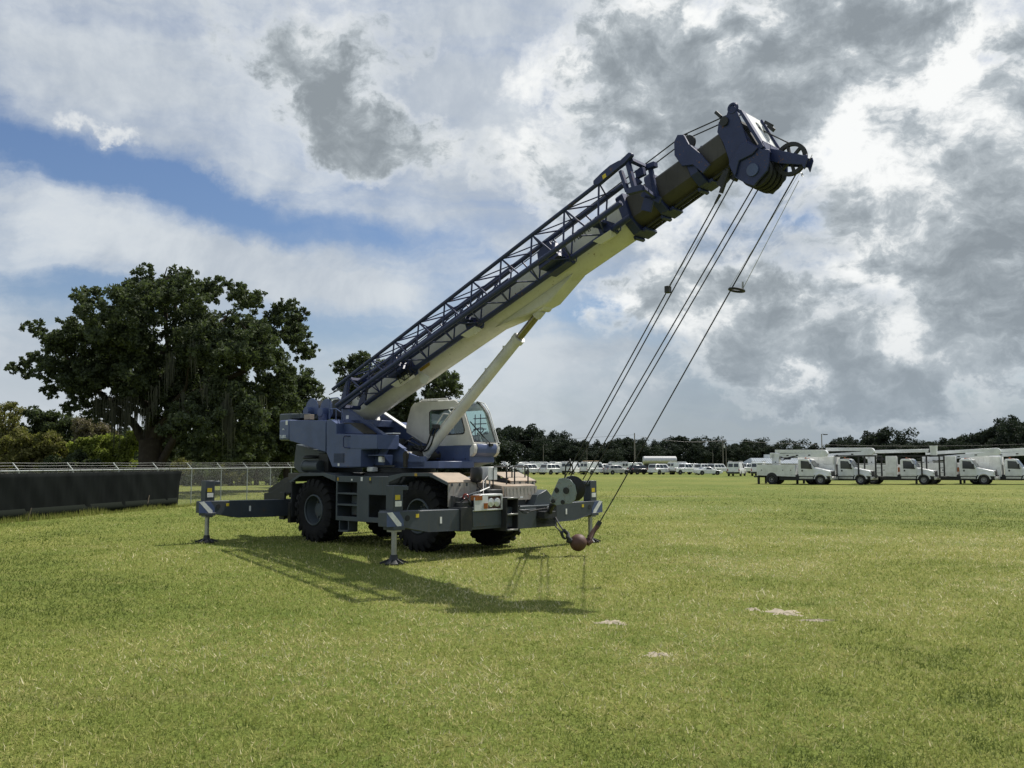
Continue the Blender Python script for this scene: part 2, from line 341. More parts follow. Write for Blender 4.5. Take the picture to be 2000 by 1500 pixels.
trk = k.m('MULTIPLY', k.m('MULTIPLY', k.step(k.m('ABSOLUTE', k.m('SUBTRACT', sx.outputs[1], 59.0)), 1.3, 0.3), k.m('MULTIPLY', k.step(sx.outputs[0], 5.0, 9.0), k.step(sx.outputs[0], 17.0, 12.0))), k.step(sml, 0.42, 0.58))
col = k.mix(k.m('MULTIPLY', trk, 0.7), col, (0.26, 0.22, 0.15))
k.put(b.inputs['Base Color'], col); b.inputs['Roughness'].default_value = 0.95; b.inputs['Specular IOR Level'].default_value = 0.1
bp = k.n('ShaderNodeBump'); bp.inputs['Strength'].default_value = 0.6; bp.inputs['Distance'].default_value = 0.05
k.put(bp.inputs['Height'], k.m('ADD', k.m('MULTIPLY', tiny, 0.6), sml)); k.put(b.inputs['Normal'], bp.outputs[0])
mb = MB(); mb.add([(-2500, -200, 0), (2500, -200, 0), (2500, 3500, 0), (-2500, 3500, 0)], [(0, 1, 2, 3)])
tag(mb.build('ground', m, smooth=0), kind='structure')
# ================================================================ the crane
TH = 0.751
crane = thing('mobile_crane', 'large blue and cream four wheeled mobile crane standing on extended outriggers with its boom raised', 'crane', (-2.591, 23.994, 0), -TH)
cr = crane
BA = R(22.0); cb_, sb_ = math.cos(BA), math.sin(BA)
def bx(u, y, v): return (u*cb_-v*sb_, y, u*sb_+v*cb_)       # boom frame (along, across, up) to crane frame
def sticker(name, m, axis, at, w, h, parent=cr, t=0.004):
    """thin printed plate centred at a point on a face"""
    x, y, z = at; mb = MB()
    if axis == 'y': mb.box(x-w/2, x+w/2, y-t, y, z-h/2, z+h/2)
    else: mb.box(x, x+t, y-w/2, y+w/2, z-h/2, z+h/2)
    return mb.build(name, m, parent, smooth=0)
# ---- wheels
def wheel(cx, cy, side, steer=0.0):
    rt, w = 0.83, 0.60; c = Vector((cx, cy, rt))
    ax = Vector((math.sin(steer)*-side, side*math.cos(steer), 0))      # outward axle direction
    mb = MB(); h = w/2
    prof = [(0.40, -h*0.80), (0.46, -h*0.92), (0.60, -h), (0.70, -h*0.97), (0.765, -h*0.86), (0.785, -h*0.4), (0.785, h*0.4), (0.765, h*0.86), (0.70, h*0.97), (0.60, h), (0.46, h*0.92), (0.40, h*0.80)]
    mb.lathe(c, ax, prof, 48)
    fw = ax.cross(Vector((0, 0, 1))).normalized(); up = Vector((0, 0, 1))
    def pt(r, t, a): return c+(fw*math.cos(t)+up*math.sin(t))*r+ax*a
    N = 22
    for s in (-1, 1):
        for i in range(N):
            t = 2*math.pi*(i+(0.5 if s > 0 else 0))/N; dt = 0.080; sk = 0.13
            lo = [pt(0.76, t-dt+sk, s*0.02), pt(0.76, t+dt+sk, s*0.02), pt(0.70, t+dt*1.1, s*(h+0.012)), pt(0.70, t-dt*1.1, s*(h+0.012))]
            hi = [pt(rt+.004, t-dt*.8+sk, s*0.02), pt(rt+.004, t+dt*.8+sk, s*0.02), pt(rt-.012, t+dt*.85, s*(h-0.015)), pt(rt-.012, t-dt*.85, s*(h-0.015))]
            mb.hexa(lo, hi)
            lo2 = [pt(0.62, t-dt, s*(h-0.01)), pt(0.62, t+dt, s*(h-0.01)), pt(0.79, t+dt, s*(h-0.03)), pt(0.79, t-dt, s*(h-0.03))]
            mb.hexa(lo2, [q+ax*(s*0.022) for q in lo2])
    ty = mb.build('tyre', M['rubber'], cr, smooth=30)
    rb = MB(); rb.lathe(c, ax, [(0.405, h*0.86), (0.415, h*0.74), (0.375, h*0.70), (0.35, h*0.40), (0.335, h*0.05), (0.315, -0.02), (0.20, -0.03), (0.185, h*0.30), (0.16, h*0.36), (0.0, h*0.38)], 36)
    rb.ring(c+ax*(h*0.86), ax, 0.385, 0.022, 36, 6)
    ri = rb.build('rim', M['grey'], ty)
    for i in range(14):
        nb = MB(); t = 2*math.pi*i/14; p = pt(0.255, t, -0.03); nb.cyl(p, p+ax*0.05, 0.022, n=6); nb.build('wheel_nut', M['steel'], ty)
    return ty
for x in (-2.25, 1.87):
    wheel(x, -1.14, -1); wheel(x, 1.14, 1)
# ---- chassis
mb = MB(); mb.box(-4.1, 3.25, -0.52, 0.52, 0.72, 1.42); mb.box(-3.85, -3.0, -0.8, 0.8, 0.80, 1.5); mb.box(2.5, 3.3, -0.75, 0.75, 0.8, 1.25)
for x in (-2.25, 1.87): mb.cyl((x, -0.85, 0.83), (x, 0.85, 0.83), 0.17); mb.lathe((x, 0, 0.83), (0, 1, 0), [(0, -.33), (.22, -.28), (.33, 0), (.22, .28), (0, .33)], 20)
mb.box(-1.3, 0.9, -0.95, 0.95, 0.75, 1.5)
mb.build('chassis_frame', M['dark'], cr, 0.012)
# deck plate over the frame
mb = MB(); mb.box(-3.2, 2.2, -0.62, 0.62, 1.50, 1.72); mb.build('carrier_deck', M['grey'], cr, 0.01)
def fender_strip(side, pts, lo, name, m):
    """bent plate over a wheel; outer lip hangs down"""
    yo, yi = side*1.48, side*0.58; mb = MB(); n = len(pts)
    for i in range(n-1):
        (x0, z0), (x1, z1) = pts[i], pts[i+1]
        mb.hexa([(x0, yo, z0-.02), (x1, yo, z1-.02), (x1, yi, z1-.02), (x0, yi, z0-.02)], [(x0, yo, z0), (x1, yo, z1), (x1, yi, z1), (x0, yi, z0)])
    o = mb.build(name, m, cr)
    lp = MB(); lp.prism(list(pts)+list(reversed(lo)), 'y', yo-side*0.0, yo+side*0.025)
    lp.build('fender_lip', M['grey'], o, 0.004)
    return o
FF_T = [(0.916,1.747),(1.449,1.823),(1.777,1.829),(2.388,1.83),(2.97,1.627)]
FF_L = [(0.919,1.592),(1.441,1.746),(1.778,1.752),(2.372,1.755),(2.97,1.559)]
RF_T = [(-3.205,1.579),(-2.716,1.785),(-1.691,1.807),(-1.177,1.736)]
RF_L = [(-3.196,1.513),(-2.729,1.708),(-1.718,1.728),(-1.173,1.582)]
for side in (-1, 1):
    fender_strip(side, FF_T, FF_L, 'front_fender', M['tan']); fender_strip(side, RF_T, RF_L, 'rear_fender', M['grey'])
    xf, zf = FF_T[-1]
    mb = MB(); mb.prism([(side*1.46, zf-.03), (side*0.58, zf+.0), (side*0.58, 1.12), (side*1.46, 1.08)], 'x', xf-.03, xf); fp = mb.build('fender_front_plate', M['tanside'], cr, 0.004)
    for q in (1.36, 1.12, 0.9): hb = MB(); hb.box(xf, xf+.015, side*q-.02, side*q+.02, zf-.09, zf-.02); hb.build('hinge', M['grey'], fp)
# inner wheel-house walls, dark
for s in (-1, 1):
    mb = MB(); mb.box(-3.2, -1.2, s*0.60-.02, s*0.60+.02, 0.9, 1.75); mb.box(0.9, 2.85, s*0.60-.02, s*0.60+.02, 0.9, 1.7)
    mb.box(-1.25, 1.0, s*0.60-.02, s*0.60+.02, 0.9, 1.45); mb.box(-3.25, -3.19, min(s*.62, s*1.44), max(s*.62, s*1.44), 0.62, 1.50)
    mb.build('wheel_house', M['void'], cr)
# side body with step bay and locker opening (each side)
SO = [(-1.177,1.731),(0.898,1.74)] ; SB = [(-1.135,0.634),(0.833,0.667)]
sx0, sx1 = SO[0][0], SO[1][0]; sz1 = SO[0][1]; sz0 = 0.62
bay = [(-1.12,1.571),(-0.336,1.582),(-0.317,0.751),(-1.098,0.728)]
opn = [(0.145,1.281),(0.837,1.287),(0.806,0.746),(0.156,0.743)]
def rect(q): 
    xs = [p[0] for p in q]; zs = [p[1] for p in q]; return (min(xs), max(xs), min(zs), max(zs))
bay = rect(bay); opn = (rect(opn)[0], sx1-.03, rect(opn)[2], rect(opn)[3])
for s in (-1, 1):
    y0 = s*1.48
    rc = lambda r: [(r[0], r[2]), (r[1], r[2]), (r[1], r[3]), (r[0], r[3])]
    mb = MB(); mb.plate([(sx0, sz0), (sx1, sz0-.0), (sx1, sz1), (sx0, sz1)], [rc(bay), rc(opn)], 'y', y0, y0-s*0.03)
    mb.box(sx0, sx1, min(y0-s*.03, s*.6), max(y0-s*.03, s*.6), sz1-.03, sz1)
    mb.box(sx0, sx1, min(y0-s*.03, s*.9), max(y0-s*.03, s*.9), sz0, sz0+.03)
    mb.box(sx0, sx0+.03, min(y0-s*.03, s*.62), max(y0-s*.03, s*.62), sz0+.03, sz1-.03); mb.box(sx1-.03, sx1, min(y0-s*.03, s*.62), max(y0-s*.03, s*.62), sz0+.03, sz1-.03)
    sp = mb.build('side_body', M['grey'], cr, 0.004)
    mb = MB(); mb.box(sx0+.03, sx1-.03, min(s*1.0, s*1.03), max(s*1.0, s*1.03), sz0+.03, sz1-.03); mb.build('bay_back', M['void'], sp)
    for fz in (0.335, 0.665):
        zz = bay[2]+(bay[3]-bay[2])*fz; mb = MB(); mb.box(bay[0], bay[1], min(y0-s*.005, y0-s*.28), max(y0-s*.005, y0-s*.28), zz-.022, zz+.022); mb.build('step', M['grey'], sp, 0.003)
    mb = MB(); mb.box(bay[0]+.19, bay[0]+.46, min(y0-s*.30, y0-s*.44), max(y0-s*.30, y0-s*.44), bay[2]+.01, bay[2]+.52); mb.build('oil_tank', M['grey'], sp, 0.02)
    mb = MB(); mb.box(opn[0]+.22, opn[0]+.5, min(y0-s*.15, y0-s*.4), max(y0-s*.15, y0-s*.4), opn[2]+.01, opn[2]+.18); mb.build('tool_box', M['grey'], sp, 0.01)
    mb = MB(); x0 = bay[0]+.06
    for q in (x0, x0+.37): mb.box(q, q+.03, min(y0-s*.02, y0-s*.3), max(y0-s*.02, y0-s*.3), 0.36, sz0)
    mb.box(x0, x0+.40, min(y0-s*.0, y0-s*.3), max(y0-s*.0, y0-s*.3), 0.34, 0.385); mb.box(x0, x0+.40, min(y0-s*.28, y0-s*.30), max(y0-s*.28, y0-s*.30), 0.385, sz0)
    mb.build('bottom_step', M['grey'], sp)
yo = -1.484
for (x, z), w, h, m in zip([(-1.097,1.653),(-0.523,1.64),(-0.128,1.664),(0.203,1.668),(0.205,1.593)], (.10, .085, .12, .085, .16), (.075, .045, .10, .07, .06), ('amber', 'decal', 'decal', 'yellow', 'ink')):
    sticker('warning_sticker', M[m], 'y', (x, yo, z), w*.62, h)
sticker('warning_sticker', M['amber'], 'y', ([(1.913,1.786)][0][0], -1.507, [(1.913,1.786)][0][1]), .09, .06)
# ---- outriggers: housing boxes across the frame, sliding beams, jacks and floats
mb = MB(); mb.box(2.96, 3.63, -1.40, 1.48, 0.60, 1.06); mb.build('front_outrigger_housing', M['grey'], cr, 0.008)
mb = MB(); mb.box(-4.22, -3.6, -1.08, 1.08, 0.52, 1.06); mb.box(-4.24, -4.0, -1.15, -1.08, 0.5, 1.25); mb.build('rear_outrigger_housing', M['dark'], cr, 0.008)
def outrigger(x0, x1, side, tip=3.72):
    prof = [(side*1.0, 1.05), (side*(tip-.04), 1.08), (side*tip, 1.06), (side*(tip-.0), .775), (side*3.30, .755), (side*2.62, .625), (side*1.0, .60)]
    mb = MB(); mb.prism(prof, 'x', x0, x1)
    o = mb.build('outrigger_beam', M['beam'], cr, 0.006)
    fl = MB()
    for xx in (x0-.012, x1):      # bottom flange edges catching the light
        fl.hexa([(xx, side*3.30, .748), (xx+.012, side*3.30, .748), (xx+.012, side*3.30, .762), (xx, side*3.30, .762)], [(xx, side*2.62, .618), (xx+.012, side*2.62, .618), (xx+.012, side*2.62, .632), (xx, side*2.62, .632)])
        fl.hexa([(xx, side*2.62, .618), (xx+.012, side*2.62, .618), (xx+.012, side*2.62, .632), (xx, side*2.62, .632)], [(xx, side*1.45, .598), (xx+.012, side*1.45, .598), (xx+.012, side*1.45, .612), (xx, side*1.45, .612)])
    fl.build('beam_flange', M['beam'], o)
    # striped end plate, hole, stickers on the side that faces forward
    xs = x1+.002
    e = MB(); e.prism([(side*3.74, 1.06), (side*3.60, 1.068), (side*3.36, .83), (side*3.36, .77), (side*3.46, .77)], 'x', xs, xs+.005); e.build('white_stripe', M['decal'], o, smooth=0)
    e = MB(); e.prism([(side*3.595, 1.068), (side*3.42, 1.072), (side*3.30, .90), (side*3.30, .765), (side*3.355, .765), (side*3.355, .83)], 'x', xs, xs+.004); e.prism([(side*3.742, 1.05), (side*3.742, .775), (side*3.47, .772)], 'x', xs, xs+.004); e.build('blue_stripe', M['blue'], o, smooth=0)
    h = MB(); h.cyl((xs-.01, side*3.20, .93), (xs+.006, side*3.20, .93), .062, n=20); h.build('pin_hole', M['void'], o)
    sticker('yellow_label', M['yellow'], 'x', (xs, side*2.93, .97), .085, .075, o); sticker('reflector', M['decal'], 'x', (xs, side*2.27, .85), .055, .14, o)
    xc = (x0+x1)/2; yc = side*3.42
    t = MB(); t.box(xc-.12, xc+.12, yc-.13, yc+.13, 1.075, 1.60); t.box(xc-.17, xc+.17, yc-.15, yc+.15, .70, .78); t.box(xc-.10, xc+.10, yc-.10, yc+.10, .775, 1.08); t.box(xc-.09, xc+.09, yc+side*-.30, yc+side*-.13, 1.50, 1.58); t.cyl((xc, yc-side*.27, 1.5), (xc, yc-side*.27, 1.60), .05); t.build('jack_tower', M['beam'], o, 0.008)
    sticker('warning_sticker', M['yellow'], 'x', (xc+.122, yc-.02, 1.36), .13, .10, o); sticker('warning_sticker', M['decal'], 'x', (xc+.122, yc+.0, 1.23), .17, .11, o)
    r = MB(); r.cyl((xc, yc, .14), (xc, yc, .72), .058, n=16); r.box(xc-.105, xc+.105, yc-.105, yc+.105, .66, .70); r.build('jack_ram', M['steel'], o)
    f = MB(); f.lathe((xc, yc, 0), (0, 0, 1), [(0, .20), (.075, .20), (.085, .13), (.10, .10), (.20, .03), (.20, .008), (0, .008)], 24)
    for k in range(6):
        t_ = k*math.pi/3; f.beam((xc+.1*math.cos(t_), yc+.1*math.sin(t_), .10), (xc+.28*math.cos(t_), yc+.29*math.sin(t_), .03), .02, .04)
    f.build('jack_float', M['dark'], o)
    return o
outrigger(3.30, 3.60, -1); outrigger(2.98, 3.28, 1); outrigger(-4.2, -3.9, -1, 3.66); outrigger(-3.9, -3.6, 1)
# rear arms behind the rear wheel
mb = MB(); mb.prism([(-5.262,1.193),(-4.896,1.228),(-4.019,1.56),(-3.851,1.532),(-3.841,1.251),(-4.006,1.21),(-4.781,0.962),(-5.252,0.948)], 'y', -1.0, -.9); mb.prism([(-5.671,1.302),(-4.832,1.63),(-4.422,1.673),(-4.412,1.403),(-5.52,1.127),(-5.664,1.123)], 'y', -.6, -.5)
mb.box(-4.15, -3.3, -.9, .9, 1.1, 1.3); mb.build('rear_bracket', M['dark'], cr, 0.005)
mb = MB(); mb.box(-3.9, -3.05, -1.1, 1.1, 1.60, 1.78); mb.build('rear_deck_box', M['olive'], cr, 0.008)
mb = MB(); mb.box(-3.34, -3.22, -1.46, -.95, .46, 1.0); mb.build('mud_flap', M['hose'], cr)
mb = MB(); mb.box(3.24, 3.64, -1.72, -1.37, .58, 1.10); mb.box(3.28, 3.36, -1.70, -1.62, 1.1, 1.34); mb.box(3.3, 3.6, -1.62, -1.38, 1.1, 1.2); mb.tube([(3.5, -1.6, 1.2), (3.6, -1.5, 1.3), (3.62, -1.4, 1.15)], .02); mb.build('gap_shade_and_post', M['dark'], cr, .006)  # black box paints in the dark gap beside the housing; post and hose above
# ---- front end
FX_ = 3.65
mb = MB(); mb.box(3.2, FX_, -1.36, -.46, .655, .985); mb.box(3.2, FX_, -.05, .73, .545, .985); mb.build('front_bumper', M['grey'], cr, 0.008)
mb = MB(); mb.box(3.2, FX_-.02, .735, 1.5, .545, 1.04); mb.box(3.3, 3.85, .8, 1.2, .75, .92); mb.build('tow_bracket', M['dark'], cr, 0.008)
mb = MB(); mb.plate([(-1.35, 1.01), (-.46, 1.01), (-.46, 1.36), (-1.12, 1.36), (-1.35, 1.3)], [[(-.93, 1.04), (-.50, 1.04), (-.50, 1.32), (-.93, 1.32)]], 'x', 3.69, 3.66); mb.box(3.4, 3.66, -1.35, -.46, 1.0, 1.03); mb.box(3.4, 3.66, -1.12, -.46, 1.335, 1.365); mb.box(3.4, 3.66, -.49, -.46, 1.03, 1.335)
hl = mb.build('light_cluster', M['white'], cr, 0.004)
mb = MB(); mb.box(3.6, 3.645, -.94, -.49, 1.035, 1.33); mb.build('light_backing', M['rust'], hl)
for y in (-.82, -.62):
    mb = MB(); mb.lathe((3.645, y, 1.18), (1, 0, 0), [(.10, 0), (.10, .03), (.085, .045), (.0, .055)], 20); mb.build('headlight', M['lens'], hl)
mb = MB(); mb.box(3.691, 3.70, -1.07, -.95, 1.05, 1.17); mb.build('marker_lamp', M['orange'], hl); mb = MB(); mb.box(3.55, 3.70, -1.34, -1.12, 1.24, 1.34); mb.build('turn_signal', M['orange'], hl)
for y in (-.45, -.075):
    pass
lad = MB(); lad.box(3.45, 3.80, -.455, -.43, .53, 1.28); lad.box(3.45, 3.80, -.085, -.06, .53, 1.28); lad.box(3.4, 3.45, -.455, -.06, .53, 1.28)
st = lad.build('front_steps', M['dark'], cr)
for z in (.55, .90, 1.26): mb = MB(); mb.box(3.46, 3.82, -.43, -.085, z-.015, z+.02); mb.build('step', M['steel'], st, 0.003)
# hood
mb = MB(); mb.hexa([(1.7, -.18, 1.2), (3.28, -.02, 1.2), (3.28, 1.14, 1.2), (1.7, 1.14, 1.2)], [(1.7, -.18, 1.70), (3.24, -.02, 1.53), (3.24, 1.16, 1.53), (1.7, 1.16, 1.70)])
hd = mb.build('engine_hood', M['tan'], cr, 0.015)
hf = MB(); hf.hexa([(3.29, 0.0, 1.19), (3.32, 0.0, 1.19), (3.32, 1.13, 1.19), (3.29, 1.13, 1.19)], [(3.29, 0.0, 1.505), (3.31, 0.0, 1.505), (3.31, 1.13, 1.505), (3.29, 1.13, 1.505)])
for i in range(9): y = .06+i*.125; hf.box(3.314, 3.318, y-.008, y+.008, 1.2, 1.49)
hf.build('hood_front', M['tanside'], hd); mb = MB(); mb.box(3.33, 3.34, .50, .60, 1.23, 1.27); mb.build('hood_latch', M['decal'], hd)
mb = MB(); mb.box(2.6, 3.28, -.55, -.05, 1.12, 1.45); mb.build('battery_box', M['dark'], cr, 0.015)
mb = MB(); mb.prism([(.78, 1.04), (1.52, 1.04), (1.52, 1.22), (1.28, 1.42), (.95, 1.30)], 'x', 3.2, 3.5); mb.build('winch_cover', M['grey'], cr, 0.01)
for y0, y1, x in ((-.12, .34, 3.05), (.62, 1.1, 3.05), (.85, 1.32, 2.75)):
    mb = MB(); mb.tube([(x, y0, 1.48), (x, y0, 1.93), (x, y0+.04, 1.97), (x, y1-.04, 1.97), (x, y1, 1.93), (x, y1, 1.45), (x+.2, y1-.02, 1.42)], .018, 8); mb.build('grab_rail', M['dark'], cr)
mb = MB(); mb.box(2.80, 3.06, -.30, .02, 1.66, 1.97); bxo = mb.build('lamp_box', M['white'], cr, 0.012)
mb = MB()
for y in (-.22, -.08): mb.cyl((2.9, y, 1.3), (2.9, y, 1.66), .02)
mb.build('lamp_post', M['white'], bxo)
mb = MB(); mb.lathe((3.0, -.62, 1.60), (0, 0, 1), [(.0, 0), (.11, .02), (.14, .08), (.145, .30), (.12, .36), (0, .37)], 16); mi = mb.build('wing_mirror', M['mirror'], cr); 
mb = MB(); mb.tube([(3.0, -.62, 1.62), (3.05, -.62, 1.52), (3.1, -.55, 1.45), (3.25, -.5, 1.4), (3.4, -.55, 1.37)], .016); mb.tube([(3.4, -.8, 1.36), (3.2, -.6, 1.62), (3.05, -.3, 1.75)], .018); mb.build('mirror_arm', M['hose'], mi)
mb = MB(); mb.tube([(2.95, -1.30, 1.22), (3.15, -1.1, 1.32), (3.35, -.85, 1.42), (3.3, -.5, 1.5)], .022); mb.build('tow_rod', M['steel'], cr)
mb = MB(); mb.ring((3.25, -1.2, 1.30), (.5, -.8, 0), .055, .022, 16, 6); mb.build('red_coupling', M['red'], cr)
mb = MB(); mb.box(2.96, 3.2, -1.38, -1.22, 1.06, 1.30); mb.build('valve_box', M['dark'], cr, 0.006)
mb = MB(); mb.tube([(3.70, .02, .98), (3.74, -.02, 1.02), (3.76, .03, 1.08)], .016); mb.tube([(3.74, .0, 1.0), (3.80, .1, .92), (3.82, .22, .91), (3.82, .30, .95), (3.82, .2, .98), (3.8, .1, .96)], .014, closed=True); mb.tube([(3.82, .28, .94), (3.84, .55, .975), (3.80, .85, .99), (3.78, 1.0, .97)], .015); mb.build('tie_down_cable', M['hose'], cr)
mb = MB(); mb.lathe((3.78, 1.0, .97), (1, 0, 0), [(0, 0), (.07, 0), (.07, .06), (0, .07)], 12); mb.build('tow_pin', M['steel'], cr)
# ---- turntable and upper structure
mb = MB(); mb.lathe((-.35, 0, 1.70), (0, 0, 1), [(0, 0), (.95, 0), (.95, .10), (.86, .12), (.86, .24), (0, .24)], 40); mb.build('slewing_ring', M['dark'], cr)
mb = MB(); mb.box(-2.5, 1.7, -.6, .6, 1.93, 2.10); mb.build('turntable_base', M['blue'], cr, 0.01)
cw = [(-4.213,3.243),(-3.611,3.235),(-3.591,2.673),(-4.191,2.683)]
mb = MB(); mb.hexa([(cw[0][0], -1.22, cw[3][1]), (cw[1][0], -1.3, cw[3][1]), (cw[1][0], 1.3, cw[3][1]), (cw[0][0], 1.22, cw[3][1])], [(cw[0][0], -1.22, cw[0][1]), (cw[1][0], -1.3, cw[0][1]), (cw[1][0], 1.3, cw[0][1]), (cw[0][0], 1.22, cw[0][1])])
cwo = mb.build('counterweight', M['blue'], cr, 0.05, seg=3)
def panel(name, pts, y0, y1, m=None, parent=cr, bev=0.008):
    mb = MB(); mb.prism(pts, 'y', y0, y1); return mb.build(name, m or M['blue'], parent, bev)
for s in (-1, 1):
    f = lambda a, b: (min(s*a, s*b), max(s*a, s*b))
    panel('rear_side_panel', [(-3.592,3.224),(-1.926,3.168),(-1.903,2.342),(-3.386,2.634),(-3.572,2.664)], *f(1.30, .62))
    if s < 0: panel('front_side_panel', [(-1.891,3.167),(-1.705,3.187),(-1.458,3.076),(-1.45,2.806),(-0.847,2.787),(0.243,2.751),(0.25,2.398),(-0.411,2.391),(-0.412,1.96),(-1.599,1.957),(-1.861,2.324)], *f(1.30, .62))
    else: panel('front_side_panel', [(-1.891,3.167),(-1.705,3.187),(-1.458,3.076),(-1.45,2.806),(-0.847,2.787),(-0.838,2.396),(-0.833,1.959),(-1.599,1.957),(-1.861,2.324)], *f(1.30, .62))
mb = MB(); mb.prism([(-1.891,3.16),(-1.705,3.182),(-1.389,3.165),(-1.247,3.154),(-1.244,3.062),(-1.457,3.068)], 'y', -1.28, -.62)
panel('walkway_cover', [(-1.778,3.084),(-1.206,3.072),(-0.62,2.794),(-1.771,2.826)], -1.05, -.62, M['blue'])
cov = MB(); q = [(-1.555,3.165),(-1.206,3.075),(-0.62,2.798)]
cov.hexa([(q[0][0], -1.06, q[1][1]), (q[1][0], -1.06, q[1][1]), (q[1][0], -.64, q[1][1]), (q[0][0], -.64, q[1][1])], [(q[0][0], -1.06, q[1][1]+.02), (q[1][0], -1.06, q[1][1]+.02), (q[1][0], -.64, q[1][1]+.02), (q[0][0], -.64, q[1][1]+.02)])
cov.hexa([(q[1][0], -1.06, q[1][1]), (q[2][0], -1.06, q[2][1]), (q[2][0], -.64, q[2][1]), (q[1][0], -.64, q[1][1])], [(q[1][0], -1.06, q[1][1]+.02), (q[2][0], -1.06, q[2][1]+.02), (q[2][0], -.64, q[2][1]+.02), (q[1][0], -.64, q[1][1]+.02)])
cov.build('walkway_plate', M['olive'], cr)
BSP = [(-2.184,3.523),(-2.016,3.52),(0.408,2.396)]+[(0.669,2.281),(0.944,2.21),(1.192,2.216),(1.195,1.956),(0.244,1.946)]+[(-1.31,1.948),(-1.32,2.421),(-2.161,3.208)]
for s in (-1, 1):
    mb = MB(); mb.prism(BSP, 'y', s*.60, s*.54); bs = mb.build('boom_support', M['blue'], cr, 0.006)
    a, b = BSP[1], BSP[2]; mb = MB()
    mb.hexa([(a[0], s*.64, a[1]), (a[0], s*.50, a[1]), (b[0], s*.50, b[1]), (b[0], s*.64, b[1])], [(a[0], s*.64, a[1]+.025), (a[0], s*.50, a[1]+.025), (b[0], s*.50, b[1]+.025), (b[0], s*.64, b[1]+.025)]); mb.build('top_flange', M['white'] if s > 0 else M['blue'], bs)  # white on the far flange paints in sun glare; the steel is blue
mb = MB(); mb.cyl((-2.05, -.62, 3.72), (-2.05, .62, 3.72), .09); mb.build('boom_foot_pin', M['steel'], cr)
mb = MB(); mb.cyl((.50, -.62, 2.24), (.50, .62, 2.24), .11); mb.box(.46, .56, -.66, -.60, 1.95, 2.28); mb.build('cylinder_foot', M['olive'], cr)
# far-side engine cover with rusting lid
mb = MB(); mb.box(-1.9, .35, .66, 1.28, 2.1, 2.95); mb.build('far_side_locker', M['blue'], cr, 0.02)
mb = MB(); mb.box(-.75, .40, .62, 1.22, 2.96, 3.16); mb.build('locker_lid', M['rust_lid'], cr, 0.03)
# walk-in gear between the plates
mb = MB(); mb.box(-1.4, .3, -.3, .3, 2.1, 2.5); mb.cyl((-.9, -.5, 2.55), (-.9, .5, 2.55), .16); mb.tube([(.0, -.35, 2.45), (.2, -.3, 2.62), (.45, -.2, 2.5), (.6, -.18, 2.35)], .025); mb.tube([(.0, -.25, 2.5), (.25, -.2, 2.7), (.5, -.12, 2.55), (.62, -.15, 2.4)], .025); mb.build('swing_gear', M['dark'], cr, 0.01)
mb = MB(); mb.lathe((-.30, -.38, 2.62), (0, 0, 1), [(0, 0), (.07, 0), (.07, .09), (.05, .13), (0, .14)], 12); mb.build('warning_beacon', M['red'], cr)
mb = MB(); mb.box(-.55, -.2, -.46, -.2, 2.80, 2.83); mb.build('gear_cover', M['white'], cr)

# winches
for i, c in enumerate(([(-3.795,3.602)][0], [(-3.107,3.555)][0])):
    mb = MB(); mb.lathe((c[0], -.44, c[1]-.02), (0, 1, 0), [(0, 0), (.29, 0), (.30, .012), (.29, .025), (.20, .03), (.20, .86), (.29, .87), (.30, .885), (.29, .90), (0, .90)], 36); w = mb.build('winch_drum', M['blue'], cr)
    mb = MB(); mb.lathe((c[0], -.40, c[1]-.02), (0, 1, 0), [(.20, 0)]+[(.235+.012*(j % 2), .02+j*.02) for j in range(40)]+[(.20, .82)], 24); mb.build('rope_coil', M['rope'], w)
    mb = MB(); mb.cyl((c[0]-.04, -.62, c[1]-.10), (c[0]-.04, -.44, c[1]-.10), .13); mb.box(c[0]-.15, c[0]+.09, -.60, -.46, 3.10, c[1]-.14); mb.build('winch_motor', M['blue'], w, 0.01)
mb = MB(); mb.box(-3.2, -1.35, -.6, .6, 3.02, 3.2); mb.build('winch_base', M['blue'], cr, 0.01)
q = rect([(-4.745,3.45),(-4.126,3.434),(-4.12,3.265),(-4.739,3.284)]); mb = MB(); mb.box(q[0]+.03, q[1], -.9, -.3, 3.2, q[3]); mb.build('tool_chest', M['grey'], cr, 0.03)
q = rect([(-4.109,3.425),(-3.564,3.406),(-3.559,3.232),(-4.103,3.249)]); mb = MB(); mb.box(q[0], q[1], -.9, -.2, 3.30, q[3])
for k in range(5): z = q[3]-.02-k*.03; mb.box(q[0]+.01, q[1]-.12, -.912, -.9, z-.008, z+.004)
mb.build('radiator_box', M['grey'], cr, 0.006)
q = rect([(-3.341,3.378),(-3.08,3.378),(-3.076,3.241),(-3.337,3.249)]); mb = MB(); mb.box(q[0], q[1], -1.0, -.85, q[2], q[3]); mb.build('small_crate', M['tan'], cr, 0.004)
# handrail, lamp and small fittings
mb = MB(); hr = [(-2.155,3.217),(-2.17,3.754),(-2.105,3.772),(-1.811,3.773),(-1.694,3.705),(-1.634,3.615),(-1.619,3.047),(-1.661,3.004),(-1.835,2.996)]
mb.tube([(x, -1.0, z) for x, z in hr], .017); h2 = [(-2.156,3.49),(-1.877,3.485),(-1.656,3.38)]; mb.tube([(x, -1.0, z) for x, z in h2], .014); h3 = [(-1.885,3.481),(-1.878,3.212)]; mb.tube([(x, -1.0, z) for x, z in h3], .014); mb.build('handrail', M['blue'], cr)
q = rect([(-2.353,3.775),(-2.062,3.761),(-2.055,3.511),(-2.346,3.523)]); mb = MB(); mb.box(q[0], q[1], -.8, -.55, q[2], q[3]-.03); lp = mb.build('rope_guide', M['dark'], cr, 0.02)
mb = MB(); mb.box(q[0]-.02, q[1]-.03, -.8, -.6, q[3]-.02, q[3]+.0); mb.build('painted_lit_top', M['white'], lp)  # white sheet paints in the lit top of the box
